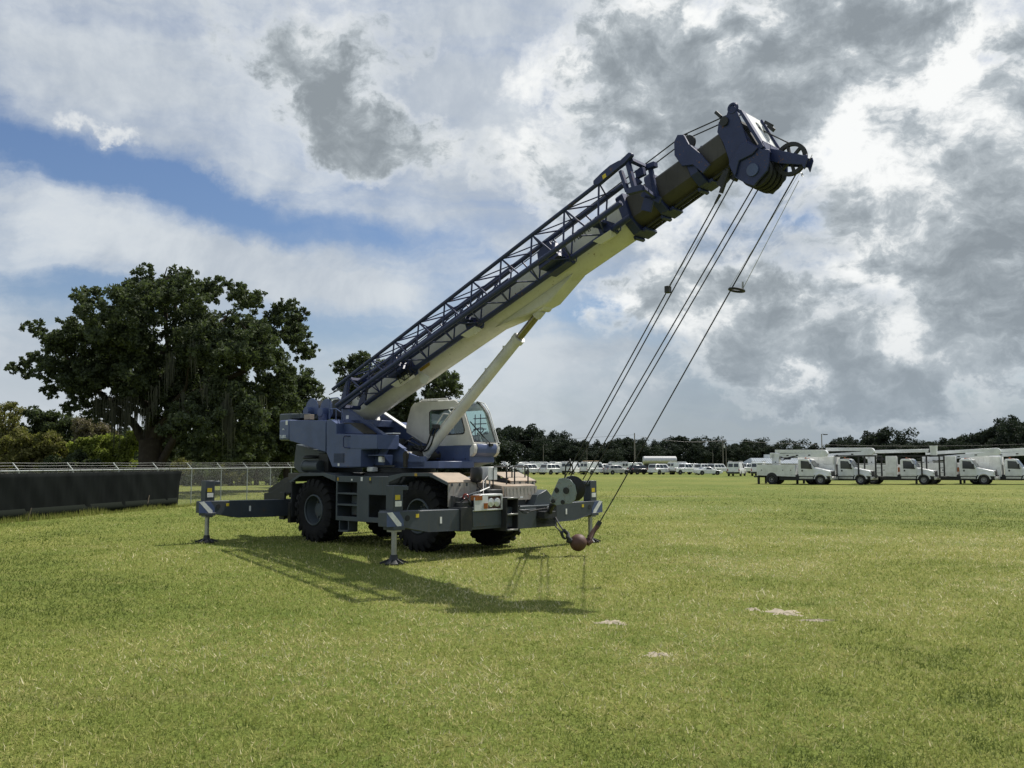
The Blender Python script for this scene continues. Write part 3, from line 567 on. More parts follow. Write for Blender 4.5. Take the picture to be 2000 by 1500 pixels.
q = rect([(-1.537,2.305),(-1.101,2.302),(-1.096,2.065),(-1.531,2.065)]); mb = MB(); mb.box(q[0], q[1], -1.303, -1.30, q[2], q[3]); gv = mb.build('air_vent', M['void'], cr)
for k in range(9): z = q[2]+(k+.5)*(q[3]-q[2])/9; mb = MB(); mb.box(q[0]+.005, q[1]-.005, -1.318, -1.303, z-.006, z+.006); mb.build('vent_slat', M['blue'], gv)
hn = [(-0.86,2.738),(-0.984,2.74),(-1.033,2.699),(-1.028,2.479),(-0.977,2.448),(-0.852,2.434)]; mb = MB(); mb.tube([(hn[0][0], -1.30, hn[0][1])]+[(x, -1.38, z) for x, z in hn[1:-1]]+[(hn[-1][0], -1.30, hn[-1][1])], .016); mb.build('door_handle', M['blue_dark'], cr)
q = [(-0.806,2.762),(0.235,2.741),(0.241,2.409),(-0.798,2.42)]; mb = MB(); mb.prism(q, 'y', -1.312, -1.30); mb.build('access_door', M['blue'], cr, 0.004)
panel('lower_side_panel', [(-0.972,2.449),(-0.278,2.442),(-0.273,2.224),(-0.026,2.222),(-0.021,1.947),(-0.961,1.95)], -.86, -.61)
q = [(-0.31,2.239),(0.292,2.244)]; z0 = q[0][1]; x0, x1 = q[0][0], q[1][0]; zb = [(-0.826,2.014)][0]
mb = MB(); mb.box(x0, x1, -1.16, -.855, z0, z0+.02)
mb.hexa([(zb[0], -.89, zb[1]), (zb[0]+.02, -.89, zb[1]), (zb[0]+.02, -.855, zb[1]), (zb[0], -.855, zb[1])], [(x0, -1.15, z0), (x0+.02, -1.15, z0), (x0+.02, -.855, z0), (x0, -.855, z0)])
mb.hexa([(x1-.04, -.89, zb[1]), (x1-.02, -.89, zb[1]), (x1-.02, -.855, zb[1]), (x1-.04, -.855, zb[1])], [(x1-.02, -1.15, z0), (x1, -1.15, z0), (x1, -.855, z0), (x1-.02, -.855, z0)]); sh = mb.build('step_bracket', M['blue'], cr)
mb = MB(); mb.box(x1-.27, x1-.14, -1.10, -.98, z0-.16, z0-.02); mb.build('work_lamp', M['decal'], sh, 0.01)
mb = MB(); mb.hexa([(x0+.10, -.92, z0+.02), (x0+.40, -.92, z0+.02), (x0+.40, -.89, z0+.02), (x0+.10, -.89, z0+.02)], [(x0+.25, -.90, z0+.22), (x0+.52, -.90, z0+.22), (x0+.52, -.87, z0+.22), (x0+.25, -.87, z0+.22)]); mb.build('step_back', M['blue'], sh)
mb = MB(); mb.box(zb[0], x1+.1, -.90, -.855, zb[1]-.06, zb[1]-.01); mb.build('panel_seam', M['dark'], cr)
for (x, z), w, h, m in zip([(-3.718,3.16),(-1.324,2.014)], (.10, .08), (.12, .07), ('decal', 'decal')): sticker('warning_sticker', M[m], 'y', (x, -1.303, z), w, h)
for (x, z), y_ in zip([(-1.913,3.28)]+[(-0.425,2.528)], (-.603, -.603)): sticker('warning_sticker', M['decal'], 'y', (x, y_, z), .12, .10)
# engine-bay lower frame, tank
panel('rear_frame', [(-4.44,2.591),(-2.998,2.33),(-2.652,1.947),(-2.648,1.794),(-4.254,1.782),(-4.541,1.951)], -.5, .5, M['grey'])
tk = [(-3.358,1.969),(-2.587,1.981)]; mb = MB(); mb.lathe((tk[0][0], -.95, tk[0][1]), (1, 0, 0), [(0, 0), (.13, .01), (.155, .03), (.155, .08), (.165, .085), (.165, .10), (.155, .105), (.155, tk[1][0]-tk[0][0]), (0, tk[1][0]-tk[0][0]+.02)], 24); mb.build('exhaust_muffler', M['grey'], cr)
mb = MB(); q = [(-3.509,2.22),(-2.761,2.217)]; mb.lathe(((q[0][0]+q[1][0])/2, -.85, q[0][1]), (0, 0, 1), [(0, -.05), (.25, -.05), (.28, 0), (.2, .04), (0, .05)], 20); mb.box(q[1][0]-.1, q[1][0]+.35, -.85, -.5, q[0][1]-.4, q[0][1]+.1); mb.build('air_cleaner', M['dark'], cr, 0.02)
q = [(-0.327,1.898)][0]; mb = MB(); mb.box(q[0]-.11, q[0]+.11, -1.1, -.9, q[1]-.06, q[1]+.06); mb.build('side_lamp', M['white'], cr, 0.02)
# lettering on the counterweight
def text(s, size, m, name, mtx, parent, ext=0.003):
    cu = bpy.data.curves.new(name, 'FONT'); cu.body = s; cu.size = size; cu.extrude = ext; cu.align_x = 'CENTER'; cu.align_y = 'CENTER'
    t = bpy.data.objects.new('tmp', cu); me = bpy.data.meshes.new_from_object(t); bpy.data.objects.remove(t)
    me.materials.append(m); me.transform(mtx); o = bpy.data.objects.new(name, me); COL.objects.link(o); o.parent = parent; return o
q = [(-3.888,2.779)][0]
text('TR-500XL', .125, M['pale'], 'model_lettering', Matrix.Translation((q[0]+.005, -1.306, q[1])) @ Matrix.Rotation(R(90), 4, 'X') @ Matrix.Diagonal((.62, 1, 1, 1)), cwo)
q = [(-3.889,2.968)][0]; mb = MB(); mb.prism([(q[0]+a, q[1]+b) for a, b in ((-.05, -.01), (-.02, .035), (.02, .035), (.05, -.01), (.015, .012), (-.015, .012))], 'y', -1.303, -1.292); mb.build('maker_emblem', M['pale'], cwo)
# ---- boom: base section, three telescoping sections nested inside, collars, head
def bsec(u0, u1, hw, v0, v1, ch, name, m, parent=cr, bev=0.012):
    """boom section: flat sides and top, rounded belly"""
    half = [(hw, v0+ch), (hw*.86, v0+ch*.66), (hw*.55, v0+ch*.28), (hw*.22, v0)]
    pr = [(-a, b) for a, b in half]+[(a, b) for a, b in reversed(half)]+[(hw, v1-.05), (hw-.05, v1), (-hw+.05, v1), (-hw, v1-.05)]
    mb = MB(bx); mb.prism(pr, 'x', u0, u1); return mb.build(name, m, parent, bev, smooth=34)
base = bsec(-.55, 9.28, .42, 3.60, 4.38, .26, 'base_boom', M['cream'])
mb = MB(bx); mb.prism([(-.86, 3.80), (-.86, 4.05), (-.5, 4.2), (-.4, 3.62)], 'y', -.40, .40); mb.build('boom_foot_lug', M['cream'], base, 0.01)
mb = MB(bx); mb.hexa([(4.9, -.24, 3.66), (7.5, -.24, 3.66), (7.5, .24, 3.66), (4.9, .24, 3.66)], [(6.0, -.20, 3.45), (6.62, -.22, 3.40), (6.62, .22, 3.40), (6.0, .20, 3.45)]); mb.build('cylinder_bracket', M['cream'], base, 0.03)
tele = [(9.28, 10.02, .375, 3.64, 4.36, .20), (10.02, 10.98, .345, 3.67, 4.34, .18), (10.98, 11.75, .315, 3.70, 4.32, .16)]
for t in tele: bsec(*t, 'telescopic_section', M['olive'])
def collar(u, hw, v0, v1, ch, w, top=0.0):
    mb = MB(bx); o = .055
    pr = [(-hw-o, v0+ch-.02), (-hw*.5-o, v0-o), (hw*.5+o, v0-o), (hw+o, v0+ch-.02), (hw+o, v1-.05+o), (hw-.06+o, v1+o+top), (-hw+.06-o, v1+o+top), (-hw-o, v1-.05+o)]
    mb.prism(pr, 'x', u, u+w); mb.box(u+w, u+w+.10, -hw*.5, hw*.5, v0-.08, v0); mb.box(u-.08, u, -.16, .16, v0-.10, v0-.01)
    return mb.build('boom_collar', M['blue_dark'], cr, 0.015)
collar(9.22, .42, 3.60, 4.38, .24, .20); c2 = collar(9.96, .375, 3.64, 4.36, .20, .18, .05); c3 = collar(10.92, .345, 3.67, 4.34, .18, .20, .10)
for s in (-1, 1):
    mb = MB(bx); mb.prism([(10.86, 4.10), (10.80, 4.40), (10.90, 4.66), (11.02, 4.74), (11.14, 4.66), (11.16, 4.42), (11.3, 4.1), (11.40, 3.76), (11.2, 3.70), (11.08, 3.98)], 'y', s*.40, s*.46); mb.build('collar_lug', M['blue_dark'], c3, 0.008)
mb = MB(bx); mb.lathe((11.02, -.12, 4.66), (0, 1, 0), [(.02, 0), (.15, 0), (.13, .03), (.15, .06), (.02, .06)], 20); mb.tube([(10.9, -.1, 4.76), (10.85, -.1, 4.88), (11.05, -.05, 4.86)], .012); mb.build('guide_roller', M['dark'], c3)
mb = MB(bx)
for y in (-.12, .0, .12): mb.cyl((9.35, y, 3.60), (11.7, y, 3.66), .03, n=8)
mb.build('slide_tube', M['dark'], cr)
def bplate(name, m, pts, y, parent=base, t=.004):
    mb = MB(bx); mb.prism(pts, 'y', y-t, y); return mb.build(name, m, parent, smooth=0)
bplate('warning_sticker', M['amber'], [(2.358,3.838),(2.749,3.825),(2.757,3.711),(2.357,3.709)], -.42)
bplate('warning_sticker', M['amber'], [(-0.524,4.367),(-0.368,4.365),(-0.391,4.207),(-0.549,4.151)], -.42)
tq = [(7.885,4.122),(8.599,4.134)]
text('TADANO', .30, M['ink'], 'boom_lettering', Matrix(((cb_, 0, -sb_, 0), (0, 1, 0, 0), (sb_, 0, cb_, 0), (0, 0, 0, 1))) @ Matrix.Translation(((tq[0][0]+tq[1][0])/2, -.424, (tq[0][1]+tq[1][1])/2+.10)) @ Matrix.Rotation(R(90), 4, 'X') @ Matrix.Diagonal((.72, 1, 1, 1)), base)
# ---- lift cylinder
A0 = Vector((.50, 0, 2.24)); A1 = Vector((4.55, 0, 5.60)); dd = (A1-A0).normalized()
q = [(3.736,4.98)][0]; L = (Vector((q[0], 0, q[1]))-A0).dot(dd)
mb = MB(); mb.cyl(A0, A0+dd*L, .125, n=28); mb.cyl(A0+dd*(L-.10), A0+dd*(L+.02), .155, n=28); mb.cyl(A0+dd*-.10, A0+dd*.1, .14, n=20)
lc = mb.build('lift_cylinder', M['cream'], cr)
mb = MB(); mb.cyl(A0+dd*(L+.02), A1-dd*.12, .088, n=24); mb.build('cylinder_rod', M['chrome'], lc)
mb = MB(); mb.cyl(A1-dd*.32, A1-dd*.10, .115, n=20); mb.cyl((A1.x, -.15, A1.z), (A1.x, .15, A1.z), .12); mb.hexa([(A1.x-.16, -.14, A1.z-.05), (A1.x+.16, -.14, A1.z+.03), (A1.x+.16, .14, A1.z+.03), (A1.x-.16, .14, A1.z-.05)], [(A1.x-.30, -.2, A1.z+.14), (A1.x+.22, -.2, A1.z+.32), (A1.x+.22, .2, A1.z+.32), (A1.x-.30, .2, A1.z+.14)]); mb.build('rod_eye', M['cream'], lc, 0.01)
off = Vector((-dd.z, 0, dd.x))*.115+Vector((0, -.06, 0))
mb = MB(); mb.tube([A0+dd*.95+off*1.1, A0+dd*1.2+off*1.15, A0+dd*(L-.05)+off], .014)
for t in (.55, .72, .9): mb.box(*[v for c, d in zip(A0+dd*(L*t)+off, (.03, .04, .03)) for v in (c-d, c+d)])
mb.build('oil_pipe', M['cream'], lc)
pth = [(1.568,3.249),(1.375,3.27),(1.294,3.182),(1.131,3.02),(0.986,2.912)]; mb = MB(); mb.tube([(x, -.16, z) for x, z in pth], .017); pth = [(1.718,3.395),(1.597,3.4),(1.557,3.353),(1.618,3.289)]; mb.tube([(x, -.14, z) for x, z in pth], .017); mb.build('bent_pipe', M['white'], lc)
pth = [(1.104,2.963),(1,2.882),(0.94,2.729),(0.858,2.548),(0.733,2.41),(0.606,2.369),(0.477,2.405),(0.347,2.442),(0.086,2.445)]; mb = MB(); mb.tube([(x, -.2, z) for x, z in pth], .022); mb.tube([(x+.05, -.13, z-.02) for x, z in pth], .02); mb.box(pth[0][0]-.06, pth[0][0]+.09, -.22, -.1, pth[0][1]-.05, pth[0][1]+.05); mb.build('hydraulic_hose', M['hose'], lc)
# ---- stowed lattice jib on the near side
jib = None
ya, yi = -1.24, -.60
def jc(u): return dict(A=(u, ya, 4.33+.012*u), C=(u, ya, 3.86-.010*u), B=(u, yi, 4.45+.002*u), D=(u, yi, 3.775-.002*u))
def chord(k, u0, u1, r, name):
    mb = MB(bx); mb.cyl(jc(u0)[k], jc(u1)[k], r, n=10); return mb.build(name, M['blue_dark'], jib)
mb = MB(bx); mb.prism([(-.05, 3.78), (.55, 4.36), (.7, 4.36), (.35, 3.82), (.9, 3.80), (.9, 3.74), (-.05, 3.72)], 'y', ya, ya+.05); mb.prism([(-.05, 3.78), (.55, 4.36), (.7, 4.36), (.35, 3.82)], 'y', yi-.05, yi); mb.box(.0, .08, ya, yi, 3.72, 3.80); mb.box(.5, .58, ya, yi, 4.28, 4.36)
jib = mb.build('lattice_jib', M['blue_dark'], cr, 0.006)
chord('A', -.10, 9.55, .045, 'chord'); chord('C', -.1, 9.75, .058, 'chord'); chord('B', .4, 9.6, .050, 'chord'); chord('D', .3, 9.5, .066, 'chord')
us = [.62+.98*i for i in range(10)]
for u in us:
    for du in (-.30, .36):
        if not (0 < u+du < 9.6): continue
        for k0, k1, r in (('A', 'C', .021), ('A', 'B', .017), ('D', 'C', .017), ('D', 'B', .019)):
            sh = .0 if k0 == 'A' else .33
            if k0 == 'D' and (u+sh > 9.5 or u+sh+du > 9.6): continue
            mb = MB(bx); mb.cyl(jc(u+sh)[k0], jc(u+sh+du)[k1], r, n=6); mb.build('brace', M['blue_dark'], jib)
    for k0, k1 in (('A', 'C'), ('A', 'B')):
        if u+.62 < 9.5 and k1 == 'B': mb = MB(bx); mb.cyl(jc(u)[k0], jc(u+.95)[k1], .014, n=6); mb.build('brace', M['blue_dark'], jib)
# inner second-stage jib carried inside the lattice
mb = MB(bx)
for y, v in ((-1.05, 3.98), (-.80, 3.98), (-.92, 4.22)): mb.cyl((.5, y, v+.02), (6.4, y, v), .042, n=8)
for i in range(19):
    u = .7+i*.3; a, b = ((-1.05, 3.98), (-.80, 3.98))[::(1 if i % 2 else -1)]; mb.cyl((u, a[0], a[1]), (u+.3, b[0], b[1]), .017, n=5); mb.cyl((u, -1.05, 3.98), (u+.3 if i % 2 else u-.3, -.92, 4.22), .017, n=5)
mb.build('inner_jib', M['blue_dark'], jib)
# jib mounting brackets on the boom side
UB = [[(1.989,3.569)][0][0]-.25, [(4.597,3.567)][0][0]-.12, [(7.514,3.998)][0][0]-.35, [(8.861,3.568)][0][0]-.12]
for u, w, big in zip(UB, (.55, .30, .60, .28), (1, 0, 2, 0)):
    mb = MB(bx); mb.box(u, u+w, -.70, -.42, 3.70, 3.90); mb.box(u+.03, u+w-.03, -.98, -.42, 3.88, 3.96)
    if big: mb.hexa([(u, -.95, 3.80), (u+w, -.95, 3.80), (u+w, -.44, 3.80), (u, -.44, 3.80)], [(u+.1, -.95, 4.18), (u+w*.8, -.95, 4.24), (u+w*.8, -.44, 4.24), (u+.1, -.44, 4.18)])
    mb.tube([(u+w, -.6, 3.76), (u+w+.08, -.62, 3.62), (u+w+.16, -.62, 3.62), (u+w+.20, -.62, 3.70)], .014); bk = mb.build('jib_bracket', M['blue_dark'], cr, 0.006)
    if big != 2: mb = MB(bx); mb.hexa([(u-.10, -.64, 3.60), (u+w*.7, -.64, 3.58), (u+w*.7, -.42, 3.68), (u-.10, -.42, 3.68)], [(u-.2, -.74, 3.72), (u+w, -.74, 3.70), (u+w, -.42, 3.80), (u-.2, -.42, 3.80)]); mb.build('bracket_shelf', M['cream'], bk, 0.006)
mb = MB(bx); mb.prism([(2.366,3.733),(2.661,3.421),(2.463,3.312),(2.313,3.419),(2.311,3.638)], 'y', -.46, -.425); mb.build('stiffener', M['cream'], cr, 0.006)
# loose hoses hanging around the first bracket
rr = random.Random(3)
for i in range(12):
    mb = MB(bx); u = UB[0]+.0+rr.random()*.75; p = [(u, -.7, 3.95), (u+.05*rr.uniform(-1, 1), -.80, 3.74), (u+.15*rr.uniform(-1, 1), -.72, 3.60), (u+.2*rr.uniform(-1, 1), -.60, 3.70)]; mb.tube(p, .012, 5); mb.build('loose_hose', M['hose'], cr)
for i in range(7):
    mb = MB(bx); u = .2+rr.random()*1.0; mb.tube([(u, ya+.1, 3.8), (u+.06*rr.uniform(-1, 1), ya, 3.66), (u+.05, ya-.02, 3.60+.05*rr.random())], .01, 5); mb.build('loose_hose', M['hose'], cr)
# jib root: heavy tapered end plates and A-frame beside the telescope
mb = MB(bx); mb.prism([(9.359,4.542),(9.59,4.577),(9.824,4.594),(10.035,4.56),(10.087,4.541),(10.195,4.553),(10.318,4.567),(10.368,4.513),(10.351,4.471),(10.268,4.448),(10.138,4.418),(9.978,4.421),(9.42,4.392),(9.332,4.478)], 'y', -1.29, -1.19); jr = mb.build('jib_root', M['blue_dark'], jib, 0.01)
bplate('yellow_label', M['yellow'], [(9.592,4.502),(9.683,4.5),(9.68,4.421),(9.588,4.418)], -1.291, jib)
def strut(p, q, w=.06, h=.06, name='root_strut'):
    mb = MB(bx); mb.beam(p, q, w, h); mb.build(name, M['blue_dark'], jib, 0.004)
def P1(l, y): return [(u, y, v) for u, v in l]
a, b, c, d, e, f, g_, h_ = P1([(10.185,4.464),(10.111,3.837),(10.262,4.438),(10.536,4.063),(9.973,4.381),(9.95,3.903),(10.051,3.797),(10.297,3.766)], -1.2)
a2, b2, c2_, d2 = P1([(10.294,4.35),(10.186,3.748),(10.232,4.447),(10.44,4.385)], -.62)
strut(a, b, .10, .08); strut(e, f, .09, .07); strut(c, c2_, .08, .08); strut(a2, b2, .07, .09); strut(c2_, d2, .14, .10)
strut(f, h_, .12, .12); strut(h_, b2, .05, .10); strut(P1([(10.108,4.277)], -.9)[0], P1([(10.299,4.242)], -.9)[0], .10, .16); strut(P1([(10.034,4.206)], -.9)[0], P1([(10.091,4.061)], -.9)[0], .08, .14)
strut(P1([(9.975,3.974)], -.7)[0], P1([(10.287,3.609)], -.7)[0], .05, .12); strut(P1([(9.927,3.789)], -.7)[0], P1([(10.104,3.622)], -.7)[0], .05, .30)
# ---- hoist ropes along the top of the boom
def rope(name, pts, r, parent): mb = MB(); mb.tube(pts, r, 6); return mb.build(name, M['rope'], parent)
HD = [(11.75,4.301),(11.851,4.463),(12.05,4.489),(12.158,4.597),(12.244,4.58),(12.266,4.453),(12.243,4.081),(12.218,3.777),(12.402,3.448),(12.52,3.35),(12.421,3.121),(12.327,3.008),(11.986,2.897),(11.886,3.009),(11.713,3.276),(11.706,3.523),(11.749,3.679),(11.776,4.031)]
uT, vT = HD[3]
w1 = Vector(([(-3.107,3.555)][0][0], -.2, 4.05)); w2 = Vector(([(-3.795,3.602)][0][0], .15, 4.02))
for w0, y in ((w1, -.12), (w2, .10)):
    gp = bx(11.0, y, 4.86); tp = bx(uT+.02, y, vT-.02)
    rope('hoist_rope', [w0, bx(.3, y, 4.75), gp, tp], .013, cr)
# ---- boom head
mb = MB(bx)
mb.prism(HD, 'y', -.38, -.33); mb.prism(HD, 'y', .33, .38)
mb.prism([(11.776,4.031),(11.749,3.679),(11.92,3.65),(11.969,4.048)], 'y', -.33, .33)
hd = mb.build('boom_head', M['blue_dark'], cr, 0.01)
fr = [(12.325,4.378),(12.434,3.456)]; (u0, v0), (u1, v1) = fr
def face_pt(t, y): return (u0+(u1-u0)*t, y, v0+(v1-v0)*t)
# front plate with a slot (built in its own plane)
n_ = Vector((v0-v1, 0, u1-u0)).normalized(); Lf = math.hypot(u1-u0, v1-v0)
mbp = MB(lambda p, y, t: bx(*(Vector(face_pt(p/Lf, y))+n_*t)))
slot = [(x, y) for x, y in rrect(.16*Lf, .72*Lf, .0, .16, .075)]
mbp.plate([(0, -.26), (Lf, -.26), (Lf, .36), (0, .36)], [slot], 'z', 0, .015); fp = mbp.build('head_front_plate', M['white'], hd)
mbp = MB(lambda p, y, t: bx(*(Vector(face_pt(p/Lf, y))+n_*t))); mbp.box(0, Lf, -.40, -.262, -.03, .03); mbp.box(0, Lf, .362, .40, -.03, .06); mbp.box(.84*Lf, .87*Lf, -.32, .34, .015, .05); mbp.build('edge_rail', M['blue_dark'], hd)
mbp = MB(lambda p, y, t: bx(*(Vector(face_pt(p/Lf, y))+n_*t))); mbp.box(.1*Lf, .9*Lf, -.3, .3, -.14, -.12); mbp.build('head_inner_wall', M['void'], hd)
mbp = MB(lambda p, y, t: bx(*(Vector(face_pt(p/Lf, y))+n_*t))); mbp.beam((.1*Lf, .36, .08), (.3*Lf, .36, .16), .04, .06); mbp.beam((.22*Lf, .36, .10), (.40*Lf, .36, .14), .05, .07); mbp.build('rope_keeper', M['dark'], hd)
mb = MB(bx); u, v = [(12.209,4.528)][0]; mb.ring((u, -.36, v), (0, 1, 0), .085, .035, 16, 6); mb.cyl((u+.05, -.36, v-.06), (u+.05, .36, v-.06), .035); mb.build('jib_eye', M['blue_dark'], hd)
u, v = [(11.968,4.386)][0]
mb = MB(bx); mb.lathe((u, -.42, v), (0, 1, 0), [(0, 0), (.09, 0), (.09, .04), (0, .04)], 16); mb.beam((u-.02, -.40, v+.12), (u-.08, -.40, v+.28), .05, .06); mb.build('pin_boss', M['dark'], hd)
mb = MB(bx); u, v = [(12.095,3.182)][0]; mb.lathe((u, -.41, v), (0, 1, 0), [(0, 0), (.12, 0), (.12, .03), (0, .03)], 18); mb.build('sheave_pin', M['blue'], hd)
for y in (-.24, -.08, .08, .24):
    mb = MB(bx); mb.lathe((u, y-.05, v), (0, 1, 0), [(.03, 0), (.30, 0), (.26, .05), (.30, .10), (.03, .10)], 28); mb.build('sheave', M['dark'], hd)
mb = MB(bx); mb.prism([(11.726,3.556),(11.886,3.644),(12.084,3.749),(12.202,3.741),(12.361,3.492),(12.221,3.441),(11.94,3.485),(11.749,3.252)], 'y', -.43, -.38); mb.build('head_gusset', M['blue_dark'], hd, 0.01)
# rooster sheave bracket
RB = [(12.219,3.661),(12.366,3.589),(12.444,3.509),(12.98,2.96),(13.027,2.958),(13.016,2.88),(12.875,2.718),(12.875,2.829),(12.515,3.103),(12.348,3.288),(12.122,3.348)]
mb = MB(bx); mb.prism(RB, 'y', -.16, -.13); mb.prism(RB, 'y', .07, .10); mb.box(RB[0][0]-.15, RB[0][0]+.25, -.36, .36, RB[10][1]+.02, RB[0][1]-.08)
rb = mb.build('rooster_bracket', M['blue_dark'], hd, 0.008)
ru, rv = [(12.699,3.107)][0]
mb = MB(bx); mb.lathe((ru, -.07, rv), (0, 1, 0), [(.245, 0), (.315, 0), (.285, .035), (.315, .07), (.245, .07), (.245, 0)], 40); mb.lathe((ru, -.075, rv), (0, 1, 0), [(0, 0), (.07, 0), (.07, .08), (0, .08)], 16)
for k in range(6):
    t = k*math.pi/3+.35; mb.beam((ru+.05*math.cos(t), -.035, rv+.05*math.sin(t)), (ru+.26*math.cos(t), -.035, rv+.26*math.sin(t)), .05, .055, (0, 1, 0))
mb.build('rooster_sheave', M['dark'], rb)
a = bx(uT+.25, 0, vT-.05); rope('hoist_rope', [bx(uT, .10, vT), face_pt and bx(*face_pt(.32, .2)), bx(ru+.08, -.035, rv+.31)], .013, cr)
# ---- load ropes down to the hook block and the ball
BC = Vector((4.80, .52, 1.46))
tops = [Vector((x, y, z)) for (x, z), y in (([(9.268,7.169)][0], -.30), ([(9.526,7.45)][0], -.20), ([(9.803,7.316)][0], .05), ([(9.853,7.359)][0], .22))]
BL = [[(0.311,1.723)][0], [(0.528,1.764)][0], [(0.856,1.683)][0], [(0.919,1.526)][0]]
bots = [Vector((4.86, *BL[0])), Vector((4.86, *BL[1])), Vector((4.95, *BL[2])), Vector((4.95, *BL[3]))]
for t, b in zip(tops, bots): rope('load_rope', [t, b], .0125, cr)
mb = MB(); t = tops[0]; dr = (bots[0]-t).normalized(); up_ = Vector(bx([(11.648,3.525)][0][0], -.30, [(11.648,3.525)][0][1])); mb.cyl(up_, t-dr*.05, .05, .045, n=10); mb.beam(up_+dr*.05, up_+dr*.35, .10, .12); mb.cyl(t-dr*.02, t+dr*.18, .03, .02, n=8); mb.build('rope_wedge_socket', M['dark'], cr)
mb = MB(); t = tops[1]; mb.beam(t-(bots[1]-t).normalized()*-.02, t-(bots[1]-t).normalized()*.18, .12, .10); mb.build('rope_guide', M['dark'], cr)
p = tops[0]+(bots[0]-tops[0])*.30
mb = MB(); mb.box(p.x-.05, p.x+.05, p.y-.06, p.y+.06, p.z-.07, p.z+.07); w = mb.build('rope_weight', M['dark'], cr, 0.01)
mb = MB(); mb.tube([p+Vector((0, 0, .05)), tops[1]+(bots[1]-tops[1])*.12, tops[1]], .004, 4); mb.build('weight_line', M['steel'], w)
# ball rope and anti-two-block ring
R0 = Vector(bx(ru+.30, -.035, rv-.10)); R1 = Vector((5.45, *[(1.37,1.283)][0])); R2 = Vector((5.25, *[(1.01,0.66)][0]))
rope('load_rope', [R0, R1, R2], .0135, cr)
CI = Matrix.Translation(crane.location) @ Matrix.Rotation(-TH, 4, 'Z')
def top_at(o):       # a thing that only hangs from the crane: same place, but not a child of it
    o.location = crane.location; o.rotation_euler = (0, 0, -TH); return o
pr = R0+(R1-R0)*.345
ring = thing('weight_ring', 'black ring shaped limit switch weight hanging on a thin line around the rightmost rope', 'ring'); top_at(ring)
mb = MB(); mb.ring(pr+Vector((.10, .06, 0)), (.15, .1, 1), .145, .026, 28, 8); mb.build('ring_weight', M['hose'], ring)
q = pr+Vector((.20, .12, .02)); e_ = Vector(bx(ru+.36, .05, rv-.12)); mb = MB(); mb.tube([q, e_+(q-e_)*.18], .006, 5); mb.cyl(q, q+Vector((.005, 0, .14)), .02, n=6); mb.tube([e_, e_+(q-e_)*.10], .006, 5); mb.ring(e_+(q-e_)*.14, (1, 0, .2), .035, .008, 12, 4); mb.tube([pr+Vector((-.03, -.05, 0)), Vector(bx(ru+.1, .0, rv-.28))], .004, 4); mb.build('hanger_line', M['steel'], ring)
# ---- hook block
blk = thing('hook_block', 'mottled grey hook block with ribbed sheaves tied to the crane front', 'hook block'); top_at(blk)
out = [(0.223,1.703),(0.416,1.725),(0.605,1.671),(0.736,1.57),(0.795,1.412),(0.739,1.249),(0.623,1.18),(0.145,1.13),(-0.039,1.166),(-0.106,1.252)]
NB = Matrix.Identity(4)
tilt = Vector((.62, -.55, .0)).normalized()       # sheave axle, roughly across the crane
cy_, cz_ = [(0.476,1.463)][0]
ax = Vector((-.18, .97, .12)).normalized(); upb = Vector((.10, 0, 1)); upb = (upb-ax*upb.dot(ax)).normalized(); fwb = ax.cross(upb).normalized()
C0 = Vector((4.80, cy_+.12, cz_))
def bk(p, y, z): return C0+fwb*p+ax*y+upb*z
plate_ = [(-.20, .25), (-.05, .285), (.10, .25), (.21, .15), (.26, -.03), (.225, -.18), (.125, -.275), (-.24, -.36), (-.38, -.34), (-.43, -.25)]
mb = MB(bk); mb.prism(plate_, 'y', -.20, -.17); mb.prism(plate_, 'y', .17, .20)
sh = mb.build('cheek_plate', M['block'], blk, 0.006)
for i in range(5):
    y = -.16+i*.066; mb = MB(bk); mb.lathe((0, y, 0), (0, 1, 0), [(.03, 0), (.285, 0), (.265, .012), (.22, .03), (.265, .048), (.285, .06), (.03, .06)], 32); mb.build('sheave', M['dark'], blk)
for p, r in (((.0, .0), .075), ((-.33, -.28), .05), ((-.08, -.27), .05), ((-.24, -.02), .055)): mb = MB(bk); mb.lathe((p[0], -.22, p[1]), (0, 1, 0), [(0, 0), (r, 0), (r, .03), (0, .03)], 12); mb.build('plate_bolt', M['dark'], blk)
H0 = bk(-.36, 0, -.30); tie = Vector((3.84, 1.0, .97))
mb = MB(); mb.cyl(H0+(C0-H0)*.15, H0+(tie-H0)*.15, .08, .07, n=12); hk = [H0+(tie-H0)*t+Vector((0, 0, o)) for t, o in ((.1, 0), (.4, .0), (.62, .02), (.82, -.02), (.95, -.08), (1.0, -.02), (.95, .08), (.85, .12))]; mb.tube(hk, [.07, .065, .06, .055, .05, .045, .035, .02], 10); mb.build('hook', M['dark'], blk)
mb = MB(bk); mb.tube([(-.1, -.1, .25), (-.08, -.1, .55), (.0, -.08, .64), (.08, -.1, .58), (.1, -.1, .45), (.0, -.1, .36)], .016); mb.ring((0, -.05, .62), (.8, .5, .1), .075, .014, 16, 5); mb.build('rope_clip_loop', M['rope'], blk)
